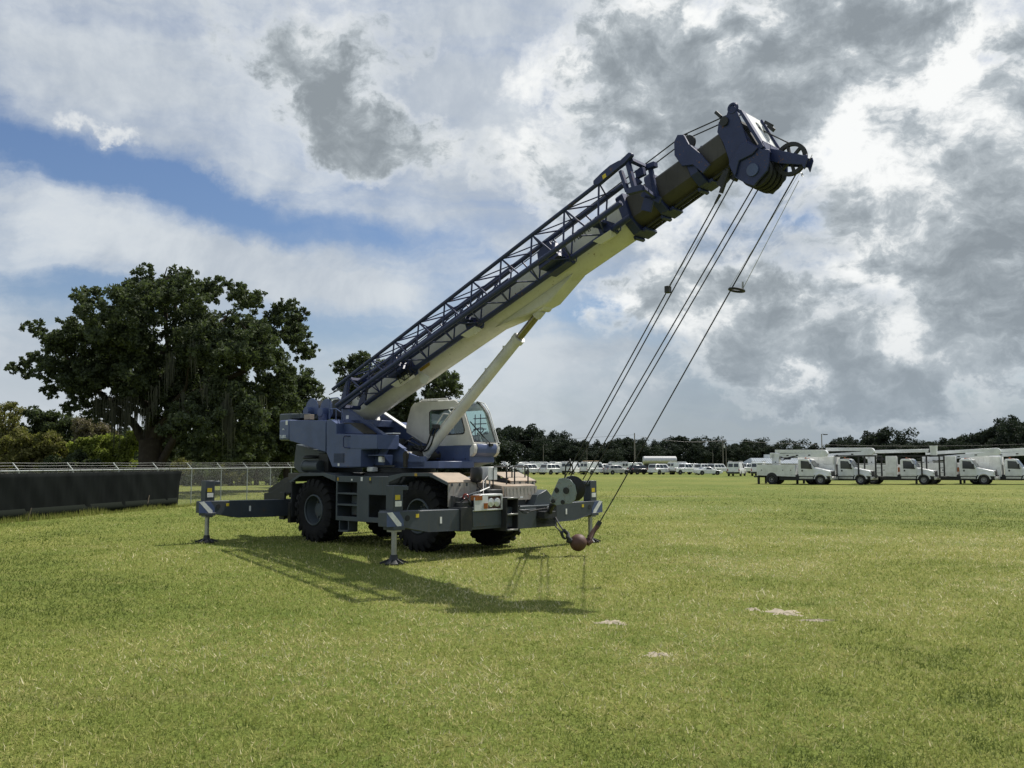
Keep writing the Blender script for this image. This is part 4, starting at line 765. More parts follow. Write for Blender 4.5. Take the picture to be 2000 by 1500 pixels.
# ---- ball with its swivel hook, tied back with a sling
ball = thing('hook_ball', 'rust red ball weight with hook tied low above the grass', 'hook ball'); top_at(ball)
bxx = 5.10; BCn = Vector((bxx, *[(0.491,0.295)][0]))
mb = MB(); k = 18; axd = (R2-BCn); axd = Vector((axd.x*.6, axd.y, axd.z)).normalized()
mb.lathe(BCn, axd, [(0, -.195)]+[(.188*math.sin(math.pi*i/14), -.195*math.cos(math.pi*i/14)) for i in range(1, 14)]+[(0, .195)], 28); mb.build('ball', M['rust'], ball, smooth=60)
p1 = BCn+(R2-BCn)*.38; side_ = Vector((.1, .12, -.10))
mb = MB(); mb.tube([BCn+side_*.9+axd*.1, BCn+side_*.9+axd*.22, p1+side_*.55+Vector((0, 0, -.02)), p1+(R2-p1)*.45+side_*.25, R2-(R1-R2).normalized()*.02], [.06, .075, .06, .055, .05], 10); mb.build('swivel', M['rust'], ball, smooth=60)
mb = MB(); mb.beam(R2-(R1-R2).normalized()*.08, R2+(R1-R2).normalized()*.10, .07, .09); mb.build('wedge_socket', M['dark'], ball)
hp = [Vector((5.02, *[(0.321,0.338)][0])), Vector((5.0, *[(0.24,0.425)][0])), Vector((4.95, *[(0.314,0.486)][0])), Vector((4.9, *[(0.241,0.563)][0])), Vector((4.88, *[(0.172,0.524)][0])), Vector((4.9, *[(0.201,0.422)][0])), Vector((4.95, *[(0.233,0.373)][0]))]
mb = MB(); mb.cyl(BCn-(BCn-hp[0])*.5, hp[0]+(hp[0]-BCn)*.4, .06, n=10); mb.tube(hp, [.055, .05, .045, .045, .04, .03, .02], 10); mb.build('hook', M['dark'], ball, smooth=60)
sl = thing('wire_sling', 'black wire sling looped from the crane front down to the rusty ball', 'sling'); top_at(sl)
s0 = Vector((3.72, 1.30, .80)); e1 = hp[3]
mb = MB(); mb.tube([s0, s0+(e1-s0)*.5+Vector((0, 0, -.03)), e1+Vector((0, 0, -.02))], .018, 8); mb.tube([s0+Vector((0, .03, -.03)), s0+(e1-s0)*.45+Vector((-.05, -.05, -.10)), hp[4]], .016, 8); mb.build('sling_leg', M['rope'], sl)
# ---- operator's cab
CY0, CY1 = .50, 1.42
prof = [(-0.297,3.666),(1.014,3.643),(1.14,3.577),(1.275,3.457),(1.388,3.318),(1.716,2.548),(1.712,2.503),(0.388,2.5),(-0.116,2.581),(-0.776,2.872),(-0.806,3.043),(-0.613,3.526),(-0.512,3.624)]
win = [(0.215,3.416),(1.213,3.421),(1.286,3.35),(1.448,2.898),(1.432,2.813),(1.381,2.79),(0.19,2.772),(0.15,2.805),(0.139,3.378)]
SH = .0
mb = MB(); mb.plate(prof, [win], 'y', CY0, CY0+.05); mb.plate(prof, [win], 'y', CY1-.05, CY1)
n = len(prof)
for i in (7, 8, 9, 10, 11, 12, 0):       # rear, roof and floor skins
    (x0, z0), (x1, z1) = prof[i], prof[(i+1) % n]; mb.hexa([(x0, CY0+.05, z0), (x1, CY0+.05, z1), (x1, CY1-.05, z1), (x0, CY1-.05, z0)], [(x0+.0, CY0+.05, z0-(.03 if i in (12, 0) else -.03)), (x1, CY0+.05, z1-(.03 if i in (12, 0) else -.03)), (x1, CY1-.05, z1-(.03 if i in (12, 0) else -.03)), (x0, CY1-.05, z0-(.03 if i in (12, 0) else -.03))])
cab = mb.build('cab', M['cream'], cr, 0.0)
for y in (CY0+.015, CY1-.025):
    mb = MB(); mb.prism(win, 'y', y, y+.01); mb.build('side_window', M['cabglass'], cab, smooth=0)
mb = MB(); mb.tube([(x, CY0-.003, z) for x, z in win], .016, 6, True); mb.build('window_seal', M['hose'], cab)
# near-side window bars and frame
wx0, wx1, wz0, wz1 = rect(win); mb = MB()
for z in (wz0+.16, wz0+.30, wz0+.44): mb.box(wx1-.55, wx1-.08, CY1-.07, CY1-.055, z-.012, z+.012)
for x in (wx1-.50, wx1-.30): mb.box(x, x+.02, CY1-.07, CY1-.055, wz0+.03, wz1-.1)
mb.build('guard_bars', M['hose'], cab)
wsp = prof[1:6]; mb = MB(); gd = .02
for i in range(len(wsp)-1):
    (x0, z0), (x1, z1) = wsp[i], wsp[i+1]; mb.add([(x0, CY0+.05, z0), (x1, CY0+.05, z1), (x1, CY1-.05, z1), (x0, CY1-.05, z0)], [(0, 1, 2, 3)])
mb.build('windshield', M['cabglass'], cab, smooth=0)
mb = MB()
for y in (CY0+.03, CY1-.03): mb.tube([(x+.01, y, z+.005) for x, z in wsp], .024, 8)
mb.tube([(wsp[-1][0]+.01, CY0+.03, wsp[-1][1]), (wsp[-1][0]+.01, CY1-.03, wsp[-1][1])], .025); mb.build('windshield_frame', M['cream'], cab)
mb = MB()
for y in (CY0+.075, CY1-.075): mb.tube([(x+.01, y, z+.006) for x, z in wsp], .012, 6)
mb.tube([(wsp[-1][0]+.015, CY0+.08, wsp[-1][1]+.03), (wsp[-1][0]+.015, CY1-.08, wsp[-1][1]+.03)], .012); mb.build('windshield_seal', M['hose'], cab)
fx, fz = prof[5]; fx2, fz2 = prof[6]
nose = [(fx-.10, fz2-.02), (fx, fz), (fx+.055, fz-.03), (fx+.085, fz-.12), (fx+.06, fz-.24), (fx-.02, fz-.315), (fx-.15, fz-.345)]
for ya_, yb_ in ((CY0, CY0+.12), (CY1-.10, CY1)): mb = MB(); mb.prism(nose, 'y', ya_, yb_); mb.build('nose_corner', M['cream'], cab, 0.01)
mb = MB(); mb.prism([(x+.004 if i else x, z) for i, (x, z) in enumerate(nose)], 'y', CY0+.125, CY1-.105); mb.build('nose_panel', M['blue'], cab, 0.008)
cbs = [(0.495,2.493),(1.712,2.497),(1.641,2.423),(1.638,2.066),(1.254,2.002),(1.131,1.962),(-0.031,1.944),(-0.036,2.338)]
mb = MB(); mb.prism(cbs, 'y', CY0-.02, CY1-.04); cbb = mb.build('cab_floor_box', M['blue'], cab, 0.01)
q = [(0.561,2.417),(1.516,2.412),(1.518,2.157),(0.563,2.16)]; mb = MB(); mb.prism(q, 'y', CY0-.028, CY0-.02); mb.build('floor_panel', M['blue'], cbb, 0.003)
for x, z in [(0.68,2.155),(1.089,2.154),(1.508,2.16)]: bt = MB(); bt.box(x-.012, x+.012, CY0-.034, CY0-.02, z-.012, z+.012); bt.build('panel_bolt', M['dark'], cbb)
mb = MB(); mb.prism([(0.248,2.481),(0.594,2.347),(0.596,2.145),(0.055,2.234)], 'y', .34, .44); mb.build('cab_bracket', M['blue_dark'], cr, 0.006)
mb = MB(); q = [(-0.412,3.695),(-0.288,3.727),(0.675,3.719),(0.728,3.673)]; mb.tube([(q[0][0], .62, q[0][1]-.02)]+[(x, .62, z) for x, z in q[1:3]]+[(q[3][0], .62, q[3][1]-.02)], .014); mb.tube([(q[1][0], .62, q[1][1]-.03), (q[2][0], .62, q[2][1]-.03)], .012); mb.tube([(q[0][0], 1.2, q[0][1]-.02)]+[(x, 1.2, z) for x, z in q[1:3]]+[(q[3][0], 1.2, q[3][1]-.02)], .014); mb.build('roof_rail', M['white'], cab)
mb = MB(); hp2 = [(x+.09-.02*i, z+.03) for i, (x, z) in enumerate(wsp[1:])]; mb.tube([(wsp[0][0]+.02, CY1-.08, wsp[0][1]+.02)]+[(x, CY1-.0, z) for x, z in hp2]+[(wsp[-1][0]+.10, CY1, wsp[-1][1]+.02), (wsp[-1][0]+.06, CY1-.02, wsp[-1][1]-.04)], .014); mb.build('grab_rail', M['white'], cab)
wb = Vector((fx+.09, CY1-.34, fz-.03)); wtp = Vector((prof[4][0]+.085, CY0+.18, prof[4][1]-.22)); mb = MB(); mb.cyl(wb, wb+(wtp-wb)*.62, .014, .01, n=6); mb.beam(wb+(wtp-wb)*.30+Vector((.01, -.03, .0)), wtp+Vector((.01, -.02, 0)), .012, .03); mb.box(wb.x-.05, wb.x+.03, wb.y-.05, wb.y+.06, wb.z-.04, wb.z+.03); mb.build('wiper', M['hose'], cab)
mb = MB(); mb.box(prof[1][0]-.05, prof[1][0]+.1, .9, 1.1, prof[1][1]+.005, prof[1][1]+.04); mb.build('roof_lamp', M['hose'], cab)
# cab interior
fl = fz-.12; mb = MB(); mb.box(fx-.85, fx-.4, .75, 1.2, fl+.10, fl+.24); mb.hexa([(fx-.90, .76, fl+.2), (fx-.78, .76, fl+.2), (fx-.78, 1.19, fl+.2), (fx-.90, 1.19, fl+.2)], [(fx-1.05, .78, fl+.85), (fx-.95, .78, fl+.85), (fx-.95, 1.17, fl+.85), (fx-1.05, 1.17, fl+.85)]); mb.build('seat', M['seat'], cab, 0.03)
mb = MB(); mb.box(fx-1.1, fx-.02, CY0+.06, CY1-.06, fl-.03, fl); mb.box(fx-.28, fx-.06, .75, 1.25, fl, fl+.16); mb.box(fx-.75, fx-.3, CY0+.07, CY0+.22, fl, fl+.33); mb.cyl((fx-.15, 1.0, fl+.1), (fx-.3, 1.0, fl+.40), .03); mb.build('console', M['trim'], cab, 0.01)
mb = MB(); mb.ring((fx-.31, 1.0, fl+.42), (-.6, 0, .8), .17, .014, 24, 6); mb.build('steering_wheel', M['hose'], cab)
mb = MB(); mb.box(prof[1][0]-.9, prof[1][0]-.02, CY0+.06, CY1-.06, prof[1][1]-.09, prof[1][1]-.05); mb.build('headliner', M['trim'], cab)
# ---- bare sand patches worn into the turf
sand = paint('pale_dry_sand', (0.38, 0.33, 0.25), 0.95, (0.17, 0.15, 0.07), 1.0, 5.0, 0.0, spec=0.1)
SANDS = [([(3.726,13.034)][0], .22, .30, 0.1), ([(3.987,12.408)][0], .22, .07, -.1), ([(1.56,10.222)][0], .12, .12, .2), ([(1.292,12.251)][0], .17, .18, .1), ([(3.412,13.349)][0], .09, .12, 0), ([(10.66,59.048)][0], 3.4, 1.0, 0)]
for i, (c, rx, ry, t) in enumerate(SANDS[:5]):
    r_ = np.random.default_rng(40+i); N = 40; vs = [(c[0], c[1], .012)]; fs = []
    rad = .95+.55*np.interp(np.arange(N), np.arange(0, N+2, 2), np.append(r_.uniform(-1, 1, N//2), 0)[:N//2+1])
    for ring_, (fr_, z) in enumerate(((.33, .013), (.66, .010), (1.0, .001))):
        for k in range(N):
            a = 2*math.pi*k/N; vs.append((c[0]+math.cos(a)*rx*fr_*rad[k], c[1]+math.sin(a)*ry*fr_*rad[k], z+float(r_.uniform(-.006, .006))*(ring_ < 2)))
    for k in range(N):
        j = (k+1) % N; fs.append((0, 1+k, 1+j))
        for q in (0, 1): fs.append((1+q*N+k, 1+(q+1)*N+k, 1+(q+1)*N+j, 1+q*N+j))
    mb = MB(); mb.add(vs, fs); tag(mb.build('sand_patch', sand, smooth=0), kind='structure')
# ---- grass blades over the near field (one mass nobody could count)
gm, k, b, go = mat('grass_blades')
tone = k.n('ShaderNodeAttribute', attribute_name='tone').outputs['Fac']
ramp = k.n('ShaderNodeValToRGB'); k.put(ramp.inputs[0], tone); e = ramp.color_ramp.elements
e[0].position = 0.0; e[0].color = (0.095, 0.130, 0.028, 1); e[1].position = 1.0; e[1].color = (0.82, 0.75, 0.52, 1)
for p_, c_ in ((.35, (0.255, 0.300, 0.068, 1)), (.62, (0.43, 0.41, 0.145, 1)), (.82, (0.62, 0.55, 0.27, 1))):
    q = ramp.color_ramp.elements.new(p_); q.color = c_
k.put(b.inputs['Base Color'], ramp.outputs[0]); b.inputs['Roughness'].default_value = 0.75; b.inputs['Specular IOR Level'].default_value = 0.2
tr = k.n('ShaderNodeBsdfTranslucent'); k.put(tr.inputs[0], ramp.outputs[0]); mx = k.n('ShaderNodeMixShader'); mx.inputs[0].default_value = 0.35
k.t.links.new(b.outputs[0], mx.inputs[1]); k.t.links.new(tr.outputs[0], mx.inputs[2]); k.t.links.new(mx.outputs[0], go.inputs[0])
def vnoise(x, y, s, seed):
    """cheap value noise for turf patches"""
    r_ = np.random.default_rng(seed); G = r_.random((256, 256)); x = x*s+57.3; y = y*s+91.7
    xi = np.floor(x).astype(int); yi = np.floor(y).astype(int); fx = x-xi; fy = y-yi; fx = fx*fx*(3-2*fx); fy = fy*fy*(3-2*fy)
    g = lambda a, b: G[a % 256, b % 256]
    return (g(xi, yi)*(1-fx)+g(xi+1, yi)*fx)*(1-fy)+(g(xi, yi+1)*(1-fx)+g(xi+1, yi+1)*fx)*fy
def turf(x, y): return .30*vnoise(x, y, .10, 9)+.32*vnoise(x, y, .33, 1)+.22*vnoise(x, y, 1.1, 2)+.16*vnoise(x, y, 3.4, 3)
NB_ = 620000
# more blades close by: distance drawn so that density falls off with distance
u = rng.random(NB_); Y0, Y1 = 5.2, 85.0; yy = Y0*(Y1/Y0)**(u**1.05)
xx = (rng.random(NB_)*2-1)*(yy*.66+1.2)
pt_ = turf(xx, yy); keep = rng.random(NB_) > np.clip((yy-22)/63, 0, 1)**.7
for c, rx, ry, t in SANDS[:5]:
    d = ((xx-c[0])/rx)**2+((yy-c[1])/ry)**2; keep &= (d > .10+1.3*rng.random(NB_))
xx, yy, pt_ = xx[keep], yy[keep], pt_[keep]; n = len(xx)
clump = vnoise(xx, yy, 9.0, 4); fat = (yy/6.0)**.62
hgt = (.016+.034*rng.random(n)**1.6)*(.55+.9*clump)*fat**.55; wid = (.0030+.0030*rng.random(n))*fat
an = rng.random(n)*2*np.pi; lean = (rng.random(n)**.8)*1.25; le = rng.random(n)*2*np.pi
px_, py_ = np.cos(an)*wid, np.sin(an)*wid; long_ = rng.random(n) < .035
hgt = np.where(long_, hgt*1.7, hgt)
tx, ty = xx+np.cos(le)*np.sin(lean)*hgt*1.6, yy+np.sin(le)*np.sin(lean)*hgt*1.6; tz = np.cos(lean)*hgt+.004
V = np.empty((n, 3, 3), np.float32)
V[:, 0] = np.stack([xx-px_, yy-py_, np.full(n, -.002)], 1); V[:, 1] = np.stack([xx+px_, yy+py_, np.full(n, -.002)], 1); V[:, 2] = np.stack([tx, ty, tz], 1)
dry = np.clip((pt_-.36)*2.6, 0, 1)*(.62+.38*np.clip(xx/8+.45, 0, 1)); tn = np.clip(.06+.36*rng.random(n)+.48*dry+np.where(rng.random(n) < .05+.12*dry, .38, 0)-.20*(clump < .35)-.12*(pt_ < .42), 0, 1)
tag(np_mesh('grass', V.reshape(-1, 3), 3, gm, col=np.repeat(tn, 3)), kind='stuff')
# ================================================================ trees
def leaf_mat(name, lo, hi, trans=0.35):
    m, k, b, o = mat(name); t = k.n('ShaderNodeAttribute', attribute_name='tone').outputs['Fac']
    c = k.mix(t, lo, hi); k.put(b.inputs['Base Color'], c); b.inputs['Roughness'].default_value = 0.7; b.inputs['Specular IOR Level'].default_value = 0.12
    tr = k.n('ShaderNodeBsdfTranslucent'); k.put(tr.inputs[0], k.mix(1.0, c, (1.1, 1.25, 0.6), 'MULTIPLY')); mx = k.n('ShaderNodeMixShader'); mx.inputs[0].default_value = trans
    k.t.links.new(b.outputs[0], mx.inputs[1]); k.t.links.new(tr.outputs[0], mx.inputs[2]); k.t.links.new(mx.outputs[0], o.inputs[0]); return m
L_OAK = leaf_mat('live_oak_leaves', (0.032, 0.044, 0.026), (0.125, 0.148, 0.085), .30)
L_BUSH = leaf_mat('olive_shrub_leaves', (0.085, 0.090, 0.035), (0.26, 0.24, 0.10), .35)
L_LIME = leaf_mat('light_green_leaves', (0.14, 0.17, 0.04), (0.36, 0.39, 0.12), .4)
L_FAR = leaf_mat('far_tree_leaves', (0.022, 0.031, 0.023), (0.044, 0.057, 0.040), .15)
L_DRY = leaf_mat('brownish_twigs', (0.13, 0.11, 0.08), (0.26, 0.23, 0.17), .25)
L_MOSS = leaf_mat('grey_moss', (0.045, 0.047, 0.036), (0.10, 0.10, 0.075), .3)
BARK = paint('rough_bark', (0.055, 0.045, 0.036), 0.9, (0.10, 0.095, 0.08), 0.6, 3.0, 0.6, spec=0.1)
def leaves(name, cl, n_per, size, m, parent, seed, loc=(0, 0, 0)):
    """leaf-sized faces spread through many small clumps; cl = rows of (x, y, z, radius)"""
    r_ = np.random.default_rng(seed); cl = np.asarray(cl, float); w = cl[:, 3]**2; cnt = np.maximum(4, (n_per*w/w.mean())).astype(int)
    C = np.repeat(cl[:, :3], cnt, 0); RR = np.repeat(cl[:, 3], cnt); ti = np.repeat(r_.random(len(cl)), cnt); n = len(C)
    d = r_.normal(size=(n, 3)); d /= np.linalg.norm(d, axis=1)[:, None]; rad = RR*(r_.random(n)**.45)
    p = C+d*rad[:, None]*np.array([1, 1, .82])
    a = r_.normal(size=(n, 3)); a /= np.linalg.norm(a, axis=1)[:, None]; bvec = np.cross(a, r_.normal(size=(n, 3))); bvec /= np.linalg.norm(bvec, axis=1)[:, None]
    s = size*(.6+.8*r_.random(n)); A = a*s[:, None]; B = bvec*(s*.55)[:, None]
    V = np.stack([p-A, p-B*.9+A*.1, p+A, p+B*.9+A*.1], 1).reshape(-1, 3)-np.array(loc)
    o = np_mesh(name, V, 4, m, parent, np.repeat(np.clip(.25*ti+.75*r_.random(n), 0, 1), 4)); return o
def subclumps(cl, k, shrink, seed, jit=1.0):
    """break each mass into smaller clumps towards its surface"""
    r_ = np.random.default_rng(seed); out = []
    for x, y, z, r in cl:
        for _ in range(k):
            d = r_.normal(size=3); d /= np.linalg.norm(d); q = r*(.35+.65*r_.random())*jit
            out.append((x+d[0]*q, y+d[1]*q, z+d[2]*q*.85, r*shrink*(.6+.8*r_.random())))
    return out
def limb(mb, p0, p1, r0, r1, seed, n=5, wig=.10):
    r_ = random.Random(seed); p0, p1 = Vector(p0), Vector(p1); L = (p1-p0).length; pts = []
    for i in range(n+1):
        t = i/n; q = p0.lerp(p1, t)
        if 0 < i < n: q += Vector((r_.uniform(-1, 1), r_.uniform(-1, 1), r_.uniform(-.6, 1)))*L*wig*.6
        pts.append(q)
    mb.tube(pts, [r0+(r1-r0)*i/n for i in range(n+1)], 7); return pts
# ---- the big live oak
OY = 62.0
oak = thing('live_oak', 'tall spreading live oak hung with grey moss beyond the black fence screen', 'tree', (-24.0, OY, 0))
ppm = 1816/OY
def onpx(x, y, dy=0): 
    return ((x-1000)/1816*(OY+dy), OY+dy, 2.06+(904-y)/1816*(OY+dy)*1.0)
OAK = [(92,648,28),(56,716,26),(122,634,26),(36,726,16),(108,712,40),(80,700,26),(170,690,62),(215,605,34),(195,650,50),(240,590,36),(305,545,30),(342,540,28),(330,528,20),(285,580,46),(335,590,52),(398,575,38),(425,605,44),(405,560,24),(380,640,66),(300,660,74),(250,690,72),(475,630,44),(505,600,34),(545,612,38),(572,650,40),(585,680,26),(540,690,56),(480,690,56),(430,700,64),(560,725,34),(350,720,74),(280,750,66),(215,750,56),(165,742,42),(400,765,64),(470,770,58),(525,765,48),(140,735,32),(250,790,36),(330,800,44),(410,825,60),(470,840,56),(520,820,50),(150,690,30),(320,860,40),(360,870,44),(560,790,40),(500,860,50),(430,880,40),(215,815,22),(245,825,20),(125,765,24),(185,800,26),(300,730,60),(350,780,50),(190,780,34),(440,560,26),(560,600,26)]
r_ = np.random.default_rng(5); big_ = []
for x, y, r in OAK:
    rr = r/ppm
    for kq in range(3 if r > 45 else 2):
        dy = float(r_.uniform(-1, 1))*min(6.5, 1.2+rr*3.0); p = onpx(x+float(r_.uniform(-.25, .25))*r, y+float(r_.uniform(-.2, .2))*r, 0); big_.append((p[0], p[1]+dy, p[2], rr*.80))
cl = subclumps(big_, 24, .24, 8, 1.06)
L0 = (-24.0, OY, 0)
cr_o = leaves('crown', cl, 66, .125, L_OAK, oak, 21, L0)
tb = MB(lambda x, y, z: (x-L0[0], y-L0[1], z-L0[2]))
base_ = Vector((onpx(300, 930)[0], OY, -.1)); fork = Vector((onpx(295, 860)[0], OY, 3.6))
tb.tube([base_, base_+Vector((0, 0, .8)), base_+Vector((-.1, 0, 2.2)), fork], [1.15, .85, .78, .74], 12)
for i, (x, y, dy, r0) in enumerate(((225, 800, -1, .30), (120, 690, -1.5, .30), (250, 640, 1, .34), (335, 600, 0, .42), (420, 640, 1.5, .36), (360, 760, -2, .34), (520, 680, -1, .34), (560, 640, 1, .24), (470, 780, 2, .28), (300, 560, -.5, .2))):
    st = fork if i not in (7, 9) else Vector(onpx(400 if i == 7 else 320, 690 if i == 7 else 680, 0))
    pts = limb(tb, st+Vector((.05*i-.2, 0, -.3)), onpx(x, y, dy), r0, r0*.30, 60+i)
    for q in range(4):
        p = pts[2+q % 4]; limb(tb, p, p+Vector((random.uniform(-2, 2), random.uniform(-1.5, 1.5), random.uniform(.4, 2.0))), r0*.32, .03, 90+i*5+q, 3)
limb(tb, fork+Vector((.25, 0, -2.6)), onpx(345, 850, -.8), .34, .22, 300, 4, .06)
tb.build('trunk', BARK, oak, smooth=60)
def moss(parent, pts, seed, loc, wide=.5):
    r_ = np.random.default_rng(seed); V = []; T = []
    for (x, y, z, L) in pts:
        for _ in range(int(16+10*L)):
            l = L*(.2+.8*r_.random()**1.5); ox, oy = r_.normal(0, wide*.36, 2); zz = z+r_.uniform(-.3, .9); w = .012+.03*r_.random(); t = r_.random()
            q = [(x+ox-w, y+oy, zz), (x+ox+w, y+oy, zz), (x+ox*.8+w*.15, y+oy*.8, zz-l), (x+ox*.8-w*.15, y+oy*.8, zz-l)]
            V += q; T += [t]*4
    o = np_mesh('hanging_moss', np.array(V)-np.array(loc), 4, L_MOSS, parent, np.array(T)); return tag(o, kind='stuff')
ms = [(*onpx(x, y, dy), L) for x, y, L, dy in ((220, 800, 2.6, -3), (235, 805, 2.6, -2.5), (208, 800, 1.6, -3), (265, 790, 2.2, -3), (272, 800, 1.6, -2), (330, 715, 2.0, -6), (322, 735, 1.6, -6), (445, 805, 2.4, -6.2), (450, 830, 2.8, -6.2), (440, 790, 1.8, -6.2), (285, 815, 1.4, -4), (360, 790, 1.6, -5), (375, 690, 1.4, -6), (165, 770, 1.1, -2), (300, 780, 1.5, -5), (400, 770, 1.2, -6.2), (190, 790, 1.6, -3), (245, 800, 2.2, -3.5), (510, 800, 1.5, -6))]
moss(oak, ms, 4, L0)
# ---- other trees beyond the fence
def px_tree(name, label, Y, circles, m, seed, size=.17, n=60, sub=9, sh=.40, group=None, trunk=None, cat='tree', crown='crown', depth=1.0):
    pp = 1816/Y; cx = sum(c[0] for c in circles)/len(circles); base = ((cx-1000)/1816*Y, Y, 0.0)
    t = thing(name, label, cat, base, 0, group); r_ = np.random.default_rng(seed); bg_ = []
    for x, y, r in circles:
        for kq in range(2): bg_.append(((x-1000)/1816*Y+float(r_.uniform(-.2, .2))*r/pp, Y+float(r_.uniform(-1, 1))*r/pp*depth, 2.06+(904-y)/1816*Y, r/pp*.82))
    leaves(crown, subclumps(bg_, sub, sh, seed+1), n, size, m, t, seed+2, base)
    tb = MB(lambda x, y, z: (x-base[0], y-base[1], z-base[2])); tp = trunk or ((cx, 1.0),)
    for i, (x, s) in enumerate(tp):
        zt = 2.06+(904-min(c[1] for c in circles))/1816*Y
        pts = limb(tb, ((x-1000)/1816*Y, Y, -.1), (base[0]+(x-cx)/pp*.5, Y, zt*.62), .28*s, .14*s, seed+i, 4, .05)
        for j, c in enumerate(circles[::max(1, len(circles)//6)]): limb(tb, pts[2+j % 3], ((c[0]-1000)/1816*Y, Y, 2.06+(904-c[1])/1816*Y), .10*s, .03, seed+9*j, 4, .08)
    tb.build('trunk' if cat == 'tree' else 'stem', BARK, t, smooth=60); return t
px_tree('broadleaf_tree', 'dark rounded tree close on the right of the big oak behind the crane counterweight', 70, [(580,740,44),(560,790,55),(610,760,40),(620,800,45),(520,830,55),(590,850,60),(640,800,26),(540,880,50),(610,890,45),(480,870,50),(470,900,40)], L_OAK, 200, .13, 66, 24, .26)
px_tree('broadleaf_tree', 'moss hung tree seen behind the boom foot and cab roof', 82, [(665,715,22),(690,705,24),(712,700,22),(680,745,34),(720,735,36),(750,720,30),(700,790,46),(745,780,44),(790,770,40),(835,735,34),(870,745,32),(885,760,22),(855,775,36),(810,800,44),(870,800,30),(760,830,50),(840,840,50),(700,850,50),(800,880,50),(660,830,50),(860,880,40),(720,890,50),(900,870,34),(650,880,40),(700,760,36),(770,800,40)], L_OAK, 230, .13, 66, 24, .26, trunk=((735, 1), (830, .9)))
px_tree('young_tree', 'slim airy tree with pale leaves at the left edge of the picture', 68, [(10,800,18),(22,792,14),(32,815,18),(12,835,26),(5,870,30),(40,800,10),(35,845,22),(-15,820,30),(-10,870,34)], L_BUSH, 250, .10, 32, 10, .42)
px_tree('dark_shrub', 'tall dark topped shrub standing between the slim tree and the oak', 74, [(60,805,16),(75,815,20),(100,815,20),(120,830,30),(90,840,30),(60,850,30),(150,835,26),(180,850,30),(130,870,36)], L_OAK, 260, .14, 60, 13, .42, cat='shrub', crown='foliage')
px_tree('olive_shrub', 'broad olive brown thicket shrub at the left end of the fence', 66, [(20,870,28),(60,865,26),(95,860,26),(110,880,28),(40,895,30),(80,895,30),(120,905,26),(0,905,30)], L_BUSH, 270, .12, 60, 13, .42, cat='shrub', crown='foliage')
px_tree('dry_shrub', 'greyish half bare shrub under the left branches of the oak', 70, [(150,830,22),(180,835,24),(205,845,24),(165,855,26),(195,865,22),(225,850,20)], L_DRY, 280, .10, 60, 13, .42, cat='shrub', crown='foliage')
px_tree('lime_shrub', 'bright yellow green shrub just left of the oak trunk', 67, [(165,870,20),(190,868,24),(215,865,24),(240,872,26),(262,868,22),(258,850,16),(180,890,24),(215,895,26),(250,898,24)], L_LIME, 290, .11, 64, 13, .42, cat='shrub', crown='foliage')
px_tree('olive_shrub', 'shadowed low shrub in front of the lime shrub behind the fence', 64, [(120,905,22),(150,900,22),(185,910,20),(100,912,20)], L_OAK, 295, .12, 60, 12, .42, cat='shrub', crown='foliage')
for i, (x, w, lab) in enumerate(((400, 26, 'rough olive shrub seen through the wire left of the second bare post'), (455, 26, 'rough olive shrub seen through the wire above the left outrigger'), (505, 26, 'olive shrub seen through the wire nearest the crane'), (360, 26, 'olive shrub at the top right corner of the black screen'))):
    px_tree('olive_shrub', lab, 84+i, [(x-18,930,w*.8),(x+14,926,w),(x,908,w*.8),(x+26,938,w*.7),(x-30,942,w*.6)], L_BUSH if i % 2 else L_OAK, 310+i*7, .11, 44, 8, .42, cat='shrub', crown='foliage')
# more woodland behind, filling between the trunks
px_tree('broadleaf_tree', 'shaded tree filling the gap behind the oak trunk', 90, [(300,850,50),(350,860,55),(400,870,55),(450,870,60),(340,900,50),(420,905,50),(260,880,50),(500,880,55),(550,900,50)], L_OAK, 340, .20, 50, 8, .45)
px_tree('broadleaf_tree', 'low shaded tree behind the crane body, left of the cab', 95, [(640,850,45),(700,860,45),(760,870,45),(820,870,45),(880,880,36),(600,880,45),(930,890,28)], L_OAK, 345, .20, 50, 8, .45)
# far tree line: a few kinds, copied along the edge of the field
def proto(seed, h, w):
    r_ = np.random.default_rng(seed); t = thing('far_tree', 'dark tree in the long tree line along the far edge of the field', 'tree', (0, 0, 0), 0, 'trees along the far edge of the field'); big_ = []
    for i in range(12): a = r_.uniform(0, 6.28); q = r_.uniform(.0, 1)**.6*w*.42; zz = h*(.30+.58*r_.random()); big_.append((math.cos(a)*q, math.sin(a)*q*.7, zz, w*(.17+.10*r_.random())))
    for i in range(4): big_.append((r_.uniform(-.3, .3)*w, r_.uniform(-.2, .2)*w, h*.2, w*.24))
    leaves('crown', subclumps(big_, 7, .46, seed), 60, .23, L_FAR, t, seed+1)
    tb = MB(); limb(tb, (0, 0, -.1), (0, 0, h*.6), .25, .12, seed); tb.build('trunk', BARK, t); return t
PR = [proto(400+i, h, w) for i, (h, w) in enumerate(((9.0, 8.0), (8.0, 9.0), (10.0, 8.5), (7.4, 7.0), (9.5, 10.5), (8.6, 6.5)))]
line = [(960,838),(985,836),(1005,833),(1030,832),(1052,838),(1075,846),(1090,846),(1108,852),(1125,862),(1145,860),(1165,862),(1190,858),(1212,856),(1230,860),(1252,857),(1275,860),(1298,852),(1320,856),(1345,853),(1370,857),(1395,861),(1420,858),(1445,862),(1465,860),(1490,864),(1515,866),(1538,862),(1560,866),(1585,868),(1610,866),(1632,858),(1655,852),(1678,856),(1700,845),(1718,839),(1738,842),(1760,852),(1782,858),(1805,864),(1825,862),(1848,858),(1868,852),(1888,847),(1908,848),(1928,836),(1946,822),(1966,818),(1988,816),(2012,818),(2035,826),(2060,830)]
used_p = set(); ri = random.Random(12)
